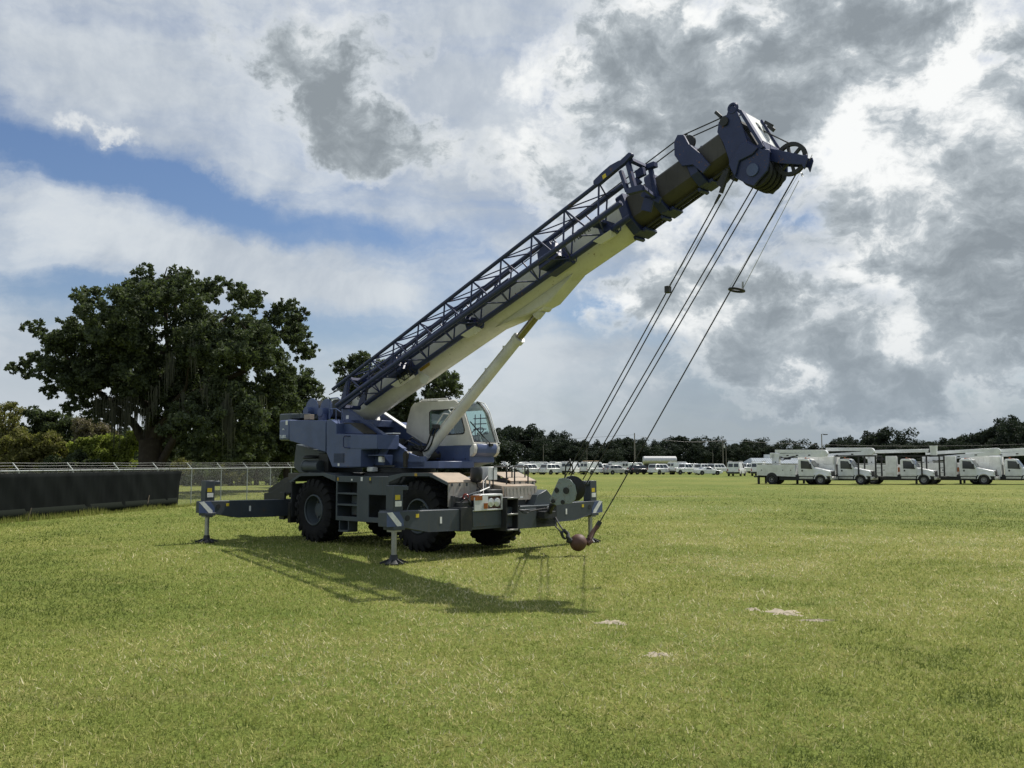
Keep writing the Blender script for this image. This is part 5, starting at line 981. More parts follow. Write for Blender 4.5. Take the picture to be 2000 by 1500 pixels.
for i, (x, y) in enumerate(line):
    pi = ri.randrange(6); Y_ = 300+ri.uniform(-12, 12); hh = ((9.0, 8.0, 10.0, 7.4, 9.5, 8.6)[pi]); want = (904-y)/1816*Y_+2.06
    o = PR[pi] if pi not in used_p else copy_tree(PR[pi]); used_p.add(pi)
    o.location = ((x-1000)/1816*Y_, Y_, 0); sc = want/(hh*.97); o.scale = (max(.85, min(1.5, sc))*ri.uniform(.95, 1.15),)*2+(sc,); o.rotation_euler = (0, 0, ri.uniform(0, 6.28))
for i in range(60):      # second rank, lower, closes the foot of the wood
    pi = ri.randrange(6); o = copy_tree(PR[pi]); x = 930+i*20+ri.uniform(-8, 8); Y_ = 280+ri.uniform(-6, 6)
    o.location = ((x-1000)/1816*Y_, Y_, 0); s = ri.uniform(.62, .82); o.scale = (s*1.3, s*1.3, s*(1.25 if x < 1120 or x > 1640 else 1.12)); o.rotation_euler = (0, 0, ri.uniform(0, 6.28))
for i in range(26):      # belt of low wood behind the fenced lot
    pi = ri.randrange(6); o = copy_tree(PR[pi]); x = -60+i*41+ri.uniform(-10, 10); Y_ = 118+ri.uniform(-10, 14)
    o.location = ((x-1000)/1816*Y_, Y_, 0); s = ri.uniform(.58, .80); o.scale = (s*1.2, s*1.2, s); o.rotation_euler = (0, 0, ri.uniform(0, 6.28))
    o['label'] = 'dark low tree in the belt of wood behind the oak and fence'; o['group'] = 'trees in the belt behind the oak'
# ================================================================ fence
galv = plain('galvanised_tube', (0.33, 0.35, 0.34), 0.55, 0.3)
FD = Vector((.1577, .9875, 0)); F0 = Vector((-22.63+.1597*29.87, 29.87, 0)); FN = Vector((-.9875, .1577, 0))
fence = thing('chain_link_fence', 'galvanised chain link fence topped with three strands of barbed wire on slanted arms', 'fence', F0)
fl_ = lambda t, z, o=0: tuple(FD*t+FN*o+Vector((0, 0, z)))
SP = 3.068; RH = 1.775
for i in range(-1, 11):
    mb = MB(); mb.cyl(fl_(i*SP, -.1), fl_(i*SP, RH+.02), .024, n=8); p = mb.build('post', galv, fence)
    mb = MB(); mb.beam(fl_(i*SP, RH), fl_(i*SP, RH+.29, .27), .03, .035); mb.build('barbed_wire_arm', galv, p)
mb = MB(); mb.cyl(fl_(-SP, RH), fl_(10*SP, RH), .024, n=8); mb.build('top_rail', galv, fence)
for k_ in range(3):
    f_ = .28+.35*k_; mb = MB(); pts = [fl_(-SP+j*SP/4, RH+.29*f_-.012*math.sin(math.pi*(j % 4)/4), .27*f_) for j in range(45)]; mb.tube(pts, .0045, 4)
    for j in range(300):
        t = -SP+j*.11; q = Vector(fl_(t, RH+.29*f_-.006, .27*f_)); mb.beam(q+Vector((-.02, .0, -.018)), q+Vector((.02, 0, .018)), .004, .004)
    mb.build('barbed_wire', plain('dull_wire', (0.34, 0.34, 0.33), 0.5, 0.6) if k_ == 0 else bpy.data.materials['dull_wire'], fence)
Vw = []; sp_ = .075; Lw = 8*SP
for d_ in (1, -1):
    t = -SP-RH
    while t < Lw:
        a0, a1 = (t, 0.03), (t+RH, RH)
        if d_ < 0: a0, a1 = (t, RH), (t+RH, .03)
        p, q = Vector(fl_(*a0)), Vector(fl_(*a1)); w_ = .0026; up_ = Vector((0, 0, w_)); 
        Vw += [p-up_*1.4, q-up_*1.4, q+up_*1.4, p+up_*1.4]
        t += sp_
tag(np_mesh('chain_link_mesh', np.array([tuple(v) for v in Vw]), 4, bpy.data.materials['dull_wire'], fence), kind='stuff')
# black windscreen tied to the wire
m, k, b, o_ = mat('black_screen_fabric'); P = k.n('ShaderNodeTexCoord').outputs['Object']; f_ = k.noise(k.v('MULTIPLY', P, (1, 1, .25)), 2.0, 5, .6)
k.put(b.inputs['Base Color'], k.mix(k.step(f_, .3, .7), (0.0055, 0.0068, 0.0068), (0.010, 0.012, 0.0115))); b.inputs['Roughness'].default_value = .85; b.inputs['Specular IOR Level'].default_value = .04
scr = thing('privacy_screen', 'long black fabric screen tied along the left stretch of the wire fence', 'screen', F0)
t1 = 14.05-.0; cols = 120; rows = 10; vs = []; fs = []; rs_ = random.Random(5)
for i in range(cols+1):
    t = -SP+(t1+SP)*i/cols
    for j in range(rows+1):
        z = .06+(RH-.09-.06)*j/rows; edge = (i == cols); tt = t+(.30*(j/rows)**1.6 if i > cols-4 else 0)*(i-cols+4)/4
        bul = -.035-.022*math.sin(t*2.05)*math.sin(math.pi*j/rows)-.012*math.sin(t*5.3+j*.8); sag = -.012*(1-abs(math.cos(math.pi*t/.62)))*(j == rows)
        vs.append(fl_(tt, z+sag+(.03*math.sin(t*1.3) if j == 0 else 0), bul))
for i in range(cols):
    for j in range(rows): fs.append((i*(rows+1)+j, (i+1)*(rows+1)+j, (i+1)*(rows+1)+j+1, i*(rows+1)+j+1))
mb = MB(); mb.add(vs, fs); so = mb.build('screen_cloth', m, scr, smooth=60); sd_ = so.modifiers.new('thick', 'SOLIDIFY'); sd_.thickness = .004
m2, k, b, o_ = mat('thin_screen_band'); k.put(b.inputs['Base Color'], (0.013, 0.016, 0.0125, 1)); b.inputs['Roughness'].default_value = .9; b.inputs['Specular IOR Level'].default_value = .04
mb = MB(); mb.add([v for i in range(0, cols+1) for v in (Vector(fl_(-SP+(t1+SP)*i/cols*.995, .10, -.058-.004*math.sin(i*.4))), Vector(fl_(-SP+(t1+SP)*i/cols*.995, .44, -.058-.004*math.sin(i*.4))))], [(2*i, 2*i+2, 2*i+3, 2*i+1) for i in range(cols)]); so = mb.build('lower_band', m2, scr, smooth=60); sd_ = so.modifiers.new('thick', 'SOLIDIFY'); sd_.thickness = .003
for i in range(24): mb = MB(); mb.ring(fl_(-SP+i*.74, RH-.03, -.02), FD, .045, .006, 10, 4); mb.build('screen_tie', M['hose'], scr)
for (x0, y0), (x1, y1), lab, cat in (([(-17.174,33.226)][0], [(-16.987,0.461)][0], 'thin weathered stake leaning on the black screen, left of the two', 'stake'), ([(-16.067,41.13)][0], [(-15.814,0.644)][0], 'thin pale stake leaning on the black screen, right of the two', 'stake')):
    s_ = thing('wooden_stake', lab, cat, (x0, y0, 0), 0, 'stakes along the black screen'); mb = MB(); mb.beam((0, 0, -.05), (.11, .04, max(.45, y1)), .035, .03); mb.build('stake_shaft', paint('grey_timber' , (.22, .17, .13), .8), s_)

# taller uncut grass along the foot of the screen
r_ = np.random.default_rng(77); n = 9000; t_ = r_.random(n)*(t1+SP+2.5)-SP; o2 = -.02-np.abs(r_.normal(0, .10, n)); bunch = vnoise(t_*1.0, o2*0+3.0, 1.6, 12)
h2 = (.05+.24*r_.random(n)**2)*(.35+1.1*bunch); a2 = r_.random(n)*6.283; w2 = .006+.006*r_.random(n); l2 = r_.random(n)*.5
bx_ = F0.x+FD.x*t_+FN.x*o2; by_ = F0.y+FD.y*t_+FN.y*o2; ca, sa = np.cos(a2), np.sin(a2)
V = np.stack([np.stack([bx_-ca*w2, by_-sa*w2, np.zeros(n)], 1), np.stack([bx_+ca*w2, by_+sa*w2, np.zeros(n)], 1), np.stack([bx_+sa*h2*l2, by_-ca*h2*l2, h2], 1)], 1).reshape(-1, 3)
tag(np_mesh('tall_grass', V, 3, gm, col=np.repeat(np.clip(.15+.5*r_.random(n), 0, 1), 3)), kind='stuff')
# ================================================================ parked vehicles
def carpaint(name, c, r=.25):
    m, k, b, _ = mat(name); f = k.noise(k.n('ShaderNodeTexCoord').outputs['Object'], 1.6, 5, .6)
    k.put(b.inputs['Base Color'], k.mix(k.step(f, .35, .75), c, tuple(x*.82 for x in c))); b.inputs['Roughness'].default_value = r; b.inputs['Coat Weight'].default_value = .4; return m
VW = carpaint('white_vehicle_paint', (0.84, 0.85, 0.85)); VS = carpaint('silver_vehicle_paint', (0.46, 0.46, 0.46), .3); VB = carpaint('black_vehicle_paint', (0.018, 0.019, 0.022), .2)
VWIN = plain('dark_vehicle_glass', (0.022, 0.028, 0.032), 0.08, 0.0, 0.8); VBLK = plain('black_plastic', (0.022, 0.022, 0.023), .6); VRED = plain('tail_lamp', (.32, .02, .02), .25)
VTY = plain('vehicle_tyre', (.02, .02, .02), .8); VRIM = plain('pale_rim', (.34, .34, .34), .45, .3); LAD = plain('aluminium_rack', (.55, .55, .53), .4, .6); WOOD = plain('tan_ladder', (.50, .34, .18), .6)
def slab(mb, q, s0, s1, t0, t1, th=.012):
    """thin raised panel on part of a quad (q: bottom-left, bottom-right, top-right, top-left seen from outside)"""
    q = [Vector(p) for p in q]; f = lambda s, t: q[0].lerp(q[1], s).lerp(q[3].lerp(q[2], s), t)
    nn = (q[1]-q[0]).cross(q[3]-q[0]).normalized()*th; lo = [f(s0, t0), f(s1, t0), f(s1, t1), f(s0, t1)]
    mb.hexa([p-nn*.5 for p in lo], [p+nn for p in lo])
def veh_wheel(par, x, y, r, w, rimm=None, dual=False):
    s = 1 if y > 0 else -1; mb = MB(); mb.lathe((x, y-s*w, r), (0, s, 0), [(r*.5, 0), (r*.9, 0), (r, w*.12), (r, w*.88), (r*.92, w), (r*.6, w), (r*.6, w*.9)], 20); ty = mb.build('tyre', VTY, par)
    mb = MB(); mb.lathe((x, y-s*w, r), (0, s, 0), [(r*.56, w*.92), (r*.50, w*.80), (r*.30, w*(.55 if not dual else .35)), (r*.2, w*.95), (0, w*.97)], 18); mb.build('rim', rimm or VRIM, ty)
def car(kind, loc, head, m, label, cat, group, rack=None):
    root = thing({'suv': 'parked_suv', 'pickup': 'parked_pickup', 'van': 'parked_van', 'coupe': 'sports_coupe', 'crossover': 'parked_crossover'}[kind], label, cat, loc, head, group)
    D = dict(suv=(5.2, 1.98, 1.88, [(-2.55, .45), (-2.6, .75), (-2.55, 1.10), (1.0, 1.12), (1.25, 1.12), (2.45, 1.02), (2.58, .85), (2.6, .45), (2.4, .34), (-2.4, .34)], (-2.52, 1.30, -2.25, .55, 1.10, 1.86), (-1.55, 1.62), .40),
             crossover=(4.7, 1.86, 1.68, [(-2.3, .42), (-2.35, .75), (-2.3, 1.05), (.9, 1.02), (1.2, 1.0), (2.15, .88), (2.33, .72), (2.35, .42), (2.1, .30), (-2.1, .30)], (-2.28, 1.15, -1.75, .30, 1.02, 1.66), (-1.4, 1.40), .36),
             pickup=(5.8, 2.0, 1.92, [(-2.85, .55), (-2.88, .75), (-2.85, 1.18), (.0, 1.18), (1.2, 1.16), (2.65, 1.08), (2.85, .92), (2.88, .55), (2.6, .42), (-2.6, .42)], (-.75, 1.45, -.60, .65, 1.16, 1.92), (-1.85, 1.85), .40),
             van=(5.6, 2.0, 2.10, [(-2.75, .50), (-2.78, .75), (-2.75, 1.15), (1.0, 1.15), (1.7, 1.12), (2.65, .98), (2.78, .80), (2.8, .50), (2.5, .36), (-2.5, .36)], (-2.74, 1.85, -2.66, .95, 1.14, 2.12), (-1.7, 1.72), .38),
             coupe=(4.75, 1.90, 1.38, [(-2.3, .40), (-2.35, .62), (-2.28, .92), (-1.3, .95), (.9, .88), (1.9, .78), (2.3, .62), (2.36, .42), (2.1, .22), (-2.1, .22)], (-1.75, 1.00, -.70, .15, .90, 1.36), (-1.36, 1.36), .345))[kind]
    L, w, H, prof, (gb0, gb1, gt0, gt1, zb, zt), (ax0, ax1), wr = D; hw = w/2
    mb = MB(); mb.prism(prof, 'y', -hw, hw); body = mb.build('body', m, root, .07, seg=2)
    ti = .20 if kind != 'van' else .12
    lo = [(gb0, -hw+.04, zb-.03), (gb1, -hw+.04, zb-.03), (gb1, hw-.04, zb-.03), (gb0, hw-.04, zb-.03)]; hi = [(gt0, -hw+ti, zt), (gt1, -hw+ti, zt), (gt1, hw-ti, zt), (gt0, hw-ti, zt)]
    mb = MB(); mb.hexa(lo, hi); mb.build('cabin', m, root, .06, seg=2)
    sides = {'right': [lo[0], lo[1], hi[1], hi[0]], 'left': [lo[2], lo[3], hi[3], hi[2]], 'front': [lo[1], lo[2], hi[2], hi[1]], 'rear': [lo[3], lo[0], hi[0], hi[3]]}
    spl = {'suv': ((.06, .30), (.34, .58), (.62, .90)), 'crossover': ((.12, .32), (.36, .60), (.64, .90)), 'pickup': ((.08, .44), (.50, .88)), 'van': ((.66, .90),), 'coupe': ((.38, .86),)}[kind]
    for k_ in ('right', 'left'):
        for a, b_ in spl:
            if k_ == 'left': a, b_ = 1-b_, 1-a
            mb = MB(); slab(mb, sides[k_], a, b_, .14, .86); mb.build('window', VWIN, root, smooth=0)
    mb = MB(); slab(mb, sides['front'], .06, .94, .10, .90); mb.build('windshield', VWIN, root, smooth=0)
    if kind == 'van':
        for a, b_ in ((.08, .46), (.54, .92)): mb = MB(); slab(mb, sides['rear'], a, b_, .30, .82); mb.build('rear_window', VWIN, root, smooth=0)
        for a, b_ in ((.06, .28), (.32, .60)): mb = MB(); slab(mb, sides['right'], a, b_, .05, .92, .008); mb.build('side_panel', m, root, smooth=0)
    else: mb = MB(); slab(mb, sides['rear'], .08, .92, .18, .86); mb.build('rear_window', VWIN, root, smooth=0)
    x0, x1 = prof[0][0], prof[7][0]
    for s in (-1, 1):
        mb = MB(); mb.box(x1-.16, x1+.005, s*hw*.9-.20*(s > 0), s*hw*.9+.20*(s < 0), prof[6][1]-.18, prof[6][1]-.02); mb.build('headlight', M['lens'], root, .02)
        mb = MB(); mb.box(x0-.035, x0+.10, s*hw*.93-.14*(s > 0), s*hw*.93+.14*(s < 0), prof[1][1], prof[1][1]+(.40 if kind != 'coupe' else .16)); mb.build('tail_lamp', VRED, root, .01)
        mb = MB(); mb.box(gb1-.75, gb1-.60, min(s*hw, s*(hw+.2)), max(s*hw, s*(hw+.2)), zb, zb+.16); mb.build('mirror', m, root, .02)
        for ax in (ax0, ax1):
            mb = MB(); mb.lathe((ax, s*(hw-.03), wr+.03), (0, s, 0), [(0, .036), (wr*1.12, .036), (wr*1.12, 0)], 20); mb.build('wheel_arch', VBLK, body)
            veh_wheel(root, ax, s*(hw+.025), wr, .24)
    mb = MB(); mb.box(x1-.10, x1+.02, -hw*.62, hw*.62, prof[6][1]-.22, prof[6][1]-.02); mb.build('grille', VBLK, root, .01)
    mb = MB(); mb.box(x0-.06, x0+.15, -hw*.95, hw*.95, prof[0][1]-.05, prof[0][1]+.16); mb.build('rear_bumper', VBLK if kind in ('van', 'pickup') else m, root, .02)
    mb = MB(); mb.box(x0-.045, x0-.0, -.16, .16, prof[0][1]+.22, prof[0][1]+.38); mb.build('number_plate', M['decal'], root)
    if kind == 'pickup':
        mb = MB(); mb.box(-2.75, -.9, -hw+.12, hw-.12, 1.183, 1.186); mb.build('load_bed', VBLK, root)
    if rack == 'cap':
        mb = MB(); mb.hexa([(-2.82, -hw+.03, 1.19), (-.85, -hw+.03, 1.19), (-.85, hw-.03, 1.19), (-2.82, hw-.03, 1.19)], [(-2.70, -hw+.12, 1.95), (-.85, -hw+.12, 1.95), (-.85, hw-.12, 1.95), (-2.70, hw-.12, 1.95)]); cp = mb.build('bed_cap', m, root, .05)
        mb = MB(); mb.box(-2.4, -1.2, -hw+.02, -hw+.07, 1.45, 1.80); mb.box(-2.4, -1.2, hw-.07, hw-.02, 1.45, 1.80); mb.box(-2.82, -2.70, -.7, .7, 1.45, 1.82); mb.build('cap_window', VWIN, cp)
    if rack in ('rack', 'ladder'):
        z = zt+.12; xr0, xr1 = (gb0+.25, gt1-.2) if kind == 'van' else (-2.6, .8); mb = MB()
        for x in (xr0+.3, (xr0+xr1)/2, xr1-.3):
            mb.box(x-.03, x+.03, -hw+.15, hw-.15, z, z+.05)
            for s in (-1, 1): mb.box(x-.03, x+.03, s*(hw-.18)-.03, s*(hw-.18)+.03, zt-.05, z)
        for s in (-1, 1): mb.box(xr0, xr1, s*(hw-.17)-.025, s*(hw-.17)+.025, z+.05, z+.10)
        rk = mb.build('roof_rack', LAD, root)
        if rack == 'ladder':
            mb = MB(); 
            for y in (-.25, .10): mb.box(xr0-.3, xr1+.5, y-.03, y+.03, z+.11, z+.19)
            for i in range(12): x = xr0-.2+i*(xr1-xr0+.5)/12; mb.box(x, x+.04, -.25, .10, z+.13, z+.16)
            mb.build('ladder', WOOD, rk)
    return root
def ground_at(x, Y): return ((x-1000)/1816*Y, Y, 0)
CARG = 'white fleet vehicles parked along the far side of the field'
def put(kind, x, Y, head, m, label, cat, rack=None, grp=CARG): return car(kind, ground_at(x, Y), R(head), m, label, cat, grp, rack)
# front row, left to right
put('van', 905, 170, 40, VW, 'white van glimpsed through the gap under the crane cab', 'van', 'rack')
put('pickup', 940, 167, 40, VW, 'white pickup glimpsed just behind the crane wing mirror', 'pickup')
put('pickup', 972, 168, 40, VW, 'white pickup with a capped bed just right of the crane cab, first in the row', 'pickup', 'cap')
put('van', 1000, 171, 48, VW, 'white van with roof rack, second in the row right of the crane cab', 'van', 'rack')
put('suv', 1036, 165, 40, VW, 'white estate wagon behind the crane hood rails, left of the capped wagon', 'suv')
put('suv', 1081, 165, 40, VW, 'white wagon directly left of the hook block', 'suv')
put('van', 1118, 167, 60, VW, 'white van standing right behind the hook block ropes', 'van', 'rack')
put('van', 1160, 165, 42, VW, 'white cargo van with a tan ladder on its roof, right of the hook block', 'van', 'ladder')
put('crossover', 1204, 165, 24, VS, 'silver crossover parked between the ladder van and the black car', 'crossover')
put('crossover', 1250, 166, 30, VB, 'black car, the only dark one in the row of white vehicles', 'car')
put('suv', 1290, 165, 40, VW, 'white estate wagon right of the black car, in front of the silver tank trailer', 'suv')
put('pickup', 1336, 165, 30, VW, 'white crew pickup left of the sports coupe', 'pickup')
put('coupe', 1381, 160, 8, VW, 'low white sports coupe seen from its side', 'sports car')
put('van', 1437, 146, 66, VW, 'white van showing its two rear windows, left one of the two by the sports coupe', 'van', 'rack')
put('van', 1482, 148, 66, VW, 'white van showing its two rear windows, right one, next to the first bucket truck', 'van', 'rack')
# second row behind
for x, kind, hd_, lab, cat, rk in ((1020, 'van', 42, 'white van roof showing above the estate wagon right of the crane cab', 'van', 'rack'), (1058, 'van', 35, 'white van with rails in the back row left of the hook block', 'van', 'rack'), (1096, 'van', 42, 'white van in the back row just above the wagon left of the hook block', 'van', 'rack'), (1140, 'pickup', 30, 'white pickup hidden behind the ladder van', 'pickup', 'rack'), (1215, 'van', 20, 'white van carrying a metal ladder rack behind the silver crossover', 'van', 'rack'), (1240, 'van', 35, 'white van behind the black car', 'van', None), (1328, 'van', 35, 'white van with a rounded roof behind the crew pickup', 'van', 'rack'), (1376, 'suv', 40, 'white wagon behind the rear of the sports coupe', 'suv', None), (1402, 'suv', 40, 'white wagon behind the nose of the sports coupe', 'suv', None), (1352, 'pickup', 40, 'white pickup with capped bed behind the sports coupe', 'pickup', 'cap'), (1180, 'suv', 35, 'white wagon between the ladder van and silver crossover in the back row', 'suv', None), (1455, 'pickup', 30, 'white pickup half hidden between the two rear facing vans', 'pickup', None)):
    put(kind, x, 184, hd_, VW, lab, cat, rk)
# silver tank trailer
tk = thing('tank_trailer', 'long silver tank trailer standing above the row of cars', 'trailer', ground_at(1287, 200), 0)
mb = MB(); mb.lathe((-3.6, 0, 2.55), (1, 0, 0), [(0, 0), (.75, .05), (.92, .25), (.92, 7.0), (.75, 7.2), (0, 7.25)], 24); mb.build('tank', LAD, tk); mb = MB(); mb.box(-3.4, 3.4, -.5, .5, 1.2, 1.65); mb.build('trailer_frame', VBLK, tk)
for x in (-2.6, -1.4): veh_wheel(tk, x, -1.0, .5, .3); veh_wheel(tk, x, 1.0, .5, .3)
# low building behind
bd = thing('low_building', 'low building with a wide grey metal roof behind the vans and bucket trucks', 'building', ground_at(1540, 205), 0)
mb = MB(); mb.box(-9, 9, -5, 5, 0, 1.9); mb.build('wall', plain('beige_wall', (.35, .34, .32), .8), bd)
rm = paint('grey_metal_roof', (.26, .30, .33), .45, (.15, .15, .14), .5, .6, .8); mb = MB(); mb.hexa([(-9.4, -5.6, 1.9), (9.4, -5.6, 1.9), (9.4, 5.6, 1.9), (-9.4, 5.6, 1.9)], [(-8.6, -.2, 3.1), (8.6, -.2, 3.1), (8.6, .2, 3.1), (-8.6, .2, 3.1)]); rf = mb.build('roof', rm, bd)
mb = MB()
for i in range(38): x = -9.2+i*.5; mb.hexa([(x-.02, -5.58, 1.91), (x+.02, -5.58, 1.91), (x*.92+.02, -.22, 3.11), (x*.92-.02, -.22, 3.11)], [(x-.02, -5.58, 1.96), (x+.02, -5.58, 1.96), (x*.92+.02, -.22, 3.16), (x*.92-.02, -.22, 3.16)])
tag(mb.build('roof_rib', rm, rf), kind='stuff')
mb = MB(); mb.box(-5.3, -4.2, .3, 1.2, 2.9, 3.9); mb.build('roof_unit', VW, bd)
# ---------------------------------------------------------------- bucket trucks
WT = carpaint('white_truck_paint', (0.82, 0.83, 0.82), .32); BODY = paint('white_utility_body', (.78, .79, .77), .45, (.30, .27, .22), .4, 1.2, .9)
def bucket_truck(loc, head, label, boom, guard=False, low=0.0, extra=None, bodyh=1.0):
    t = thing('bucket_truck', label, 'truck', loc, head, 'white bucket trucks parked side by side at the right edge of the field'); t.scale = (.92, .92, .92)
    mb = MB(); mb.box(-4.1, 3.9, -.45, .45, .70, .95); mb.box(-3.9, 1.2, -.95, .95, .85, 1.0); mb.box(3.5, 3.9, -.6, .6, .62, .95); mb.build('frame', VBLK, t)
    mb = MB(); mb.box(-1.6, 2.0, -.97, .97, .42, .86); mb.box(2.0, 3.6, -.72, .72, .45, .96); mb.build('underbody', VBLK, t, .03)
    # hood, cab
    hw = 1.0
    mb = MB(); mb.hexa([(2.0, -.95, .95), (3.75, -.80, .85), (3.75, .80, .85), (2.0, .95, .95)], [(2.0, -.92, 1.74), (3.62, -.70, 1.42), (3.62, .70, 1.42), (2.0, .92, 1.74)]); mb.build('hood', WT, t, .07, seg=2)
    mb = MB(); mb.prism([(.45, .85), (2.05, .85), (2.10, 1.72), (1.55, 2.58), (1.35, 2.66), (.55, 2.64), (.45, 2.5)], 'y', -hw, hw); cab_ = mb.build('cab', WT, t, .07, seg=2)
    for s in (-1, 1):
        y0, y1 = (s*hw, s*(hw+.012)) ; y0, y1 = min(y0, y1), max(y0, y1)
        mb = MB(); mb.prism([(.74, 1.64), (1.93, 1.60), (1.54, 2.40), (.74, 2.46)], 'y', y0, y1); mb.build('side_window', VWIN, cab_, smooth=0)
        mb = MB(); mb.prism([(.72, .98), (1.92, .98), (1.95, 1.56), (.72, 1.60)], 'y', y0-.0, y1-.002); d = mb.build('door', WT, cab_, .004); mb = MB(); mb.box(.80, .95, y0-.02, y1+.02, 1.35, 1.52); mb.build('door_handle', VBLK, cab_)
        mb = MB(); mb.box(1.72, 1.86, s*(hw+.18)-.09, s*(hw+.18)+.09, 1.62, 2.15); mb.box(1.75, 1.80, min(s*hw, s*(hw+.2)), max(s*hw, s*(hw+.2)), 2.1, 2.15); mb.build('mirror', VBLK, cab_, .01)
        mb = MB(); mb.prism(arc(2.72, .50, .66, 172, 8, 12)+arc(2.72, .50, .57, 8, 172, 12), 'y', min(s*.70, s*1.06), max(s*.70, s*1.06)); mb.build('wheel_arch', WT, t)
        mb = MB(); mb.box(3.58, 3.72, s*.66-.14, s*.66+.14, 1.06, 1.28); mb.build('headlight', M['lens'], t, .02)
        veh_wheel(t, 2.72, s*1.04, .50, .28); veh_wheel(t, -2.35, s*1.15, .50, .28, dual=True); veh_wheel(t, -2.35, s*.70, .50, .26, dual=True)
        mb = MB(); mb.box(.5, 2.0, min(s*.7, s*.99), max(s*.7, s*.99), .54, .83); mb.build('fuel_tank', LAD if s < 0 else VBLK, t, .06)
    mb = MB(); slab(mb, [(2.10, -.86, 1.74), (2.10, .86, 1.74), (1.56, .80, 2.58), (1.56, -.80, 2.58)], .0, 1, .04, .92); mb.build('windshield', VWIN, cab_, smooth=0)
    mb = MB(); mb.box(3.62, 3.76, -.56, .56, .95, 1.40); gr = mb.build('grille', VBLK, t, .02); mb = MB(); mb.box(3.70, 3.95, -1.0, 1.0, .52, .82); mb.build('front_bumper', LAD, t, .03)
    mb = MB(); mb.box(1.0, 1.15, -.6, .6, 2.66, 2.72); mb.build('roof_marker', M['orange'], cab_)
    # utility body with compartments
    for s in (-1, 1):
        y0, y1 = min(s*.55, s*1.08), max(s*.55, s*1.08); zt = 1.05+bodyh
        mb = MB(); mb.plate([(-4.0, .92), (.15, .80), (.15, zt), (-4.0, zt)], [arc(-2.35, .80, .66, 12, 168, 10)] if False else [], 'y', y0, y1)
        ub = mb.build('utility_body', BODY, t, .02); mb = MB(); mb.lathe((-2.35, s*1.085, .60), (0, s, 0), [(0, .003), (.62, .003), (.62, -.02)], 24); mb.build('wheel_well', VBLK, ub)
        for a, b_ in ((-3.92, -3.1), (-1.6, -.85), (-.80, .08)): mb = MB(); mb.box(a, b_, min(s*1.08, s*1.095), max(s*1.08, s*1.095), 1.0, zt-.07); mb.build('compartment_door', BODY, ub, .004)
        mb = MB(); mb.box(-3.05, -1.65, min(s*1.08, s*1.095), max(s*1.08, s*1.095), 1.38, zt-.07); mb.build('compartment_door', BODY, ub, .004)
        for x in (-3.5, -1.2, -.35): mb = MB(); mb.box(x, x+.1, min(s*1.095, s*1.11), max(s*1.095, s*1.11), 1.42, 1.52); mb.build('latch', VBLK, ub)
    mb = MB(); mb.box(-4.0, .15, -.55, .55, .95, 1.06); mb.build('bed_floor', VBLK, t); mb = MB(); mb.box(-4.35, -4.0, -1.0, 1.0, .70, .82); mb.box(-3.9, -3.7, -1.15, -.95, .02, .75); mb.box(-3.9, -3.7, .95, 1.15, .02, .75); mb.build('rear_bumper', VBLK, t)
    # turret and booms
    tx, zb, zl, xl, zu, xu, bk_ = boom
    mb = MB(); mb.box(tx-.45, tx+.45, -.40, .40, 1.0, 1.7); mb.lathe((tx, 0, 1.7), (0, 0, 1), [(0, 0), (.42, 0), (.42, .12), (.3, .14), (0, .14)], 16); mb.prism([(tx-.35, 1.8), (tx+.30, 1.8), (tx+.45, zb+.20), (tx-.2, zb+.30), (tx-.45, zb)], 'y', -.30, .30); mb.build('turret', WT, t, .03)
    for z in (2.0, 2.3): mb = MB(); mb.lathe((tx, -.305, z), (0, 1, 0), [(0, 0), (.07, 0), (.07, -.01), (0, -.01)], 8); mb.build('turret_opening', VBLK, t)
    lb = MB(); lb.beam((tx-.35, 0, zb), (xl, 0, zl), .36, .42); lb.box(tx-.6, tx-.1, -.30, .30, zb-.28, zb+.30); lo_ = lb.build('lower_boom', WT, t, .02)
    ubm = MB(); ubm.beam((xl, .0, zl+.36), (xu, .0, zu+.36), .30, .34); ubm.lathe((xl, -.28, zl+.16), (0, 1, 0), [(0, 0), (.36, 0), (.36, .56), (0, .56)], 16); ubm.build('upper_boom', WT, t, .02)
    for f_ in (.25, .45, .7): mb = MB(); x = tx+(xl-tx)*f_; z = zb+(zl-zb)*f_; mb.box(x-.12, x+.12, -.185, -.18, z-.06, z+.06); mb.build('boom_opening', VBLK, lo_)
    rr = random.Random(int(loc[0]*10)); mb = MB()
    for i in range(5): a = Vector((tx+.2+i*.1, -.2, zb-.1)); mb.tube([a, a+Vector((.5, -.1, -.25-rr.random()*.2)), a+Vector((1.1, 0, -.1)), a+Vector((1.7, 0, .05))], .025, 5)
    mb.box(tx+.9, tx+1.5, -.22, .22, zb-.42, zb-.24); mb.build('boom_hose', VBLK, lo_)
    if bk_:
        bx0, bz = bk_; mb = MB(); mb.hexa([(bx0+.04, -.29, bz), (bx0+.60, -.29, bz), (bx0+.60, .29, bz), (bx0+.04, .29, bz)], [(bx0, -.33, bz+1.05), (bx0+.66, -.33, bz+1.05), (bx0+.66, .33, bz+1.05), (bx0, .33, bz+1.05)]); bkt = mb.build('bucket', WT, t, .03)
        mb = MB(); mb.box(bx0-.02, bx0+.68, -.35, .35, bz+1.0, bz+1.06); mb.build('bucket_rim', WT, bkt); mb = MB(); mb.box(bx0-.35, bx0, -.12, .12, bz+.35, bz+.65); mb.build('bucket_mount', VBLK, bkt)
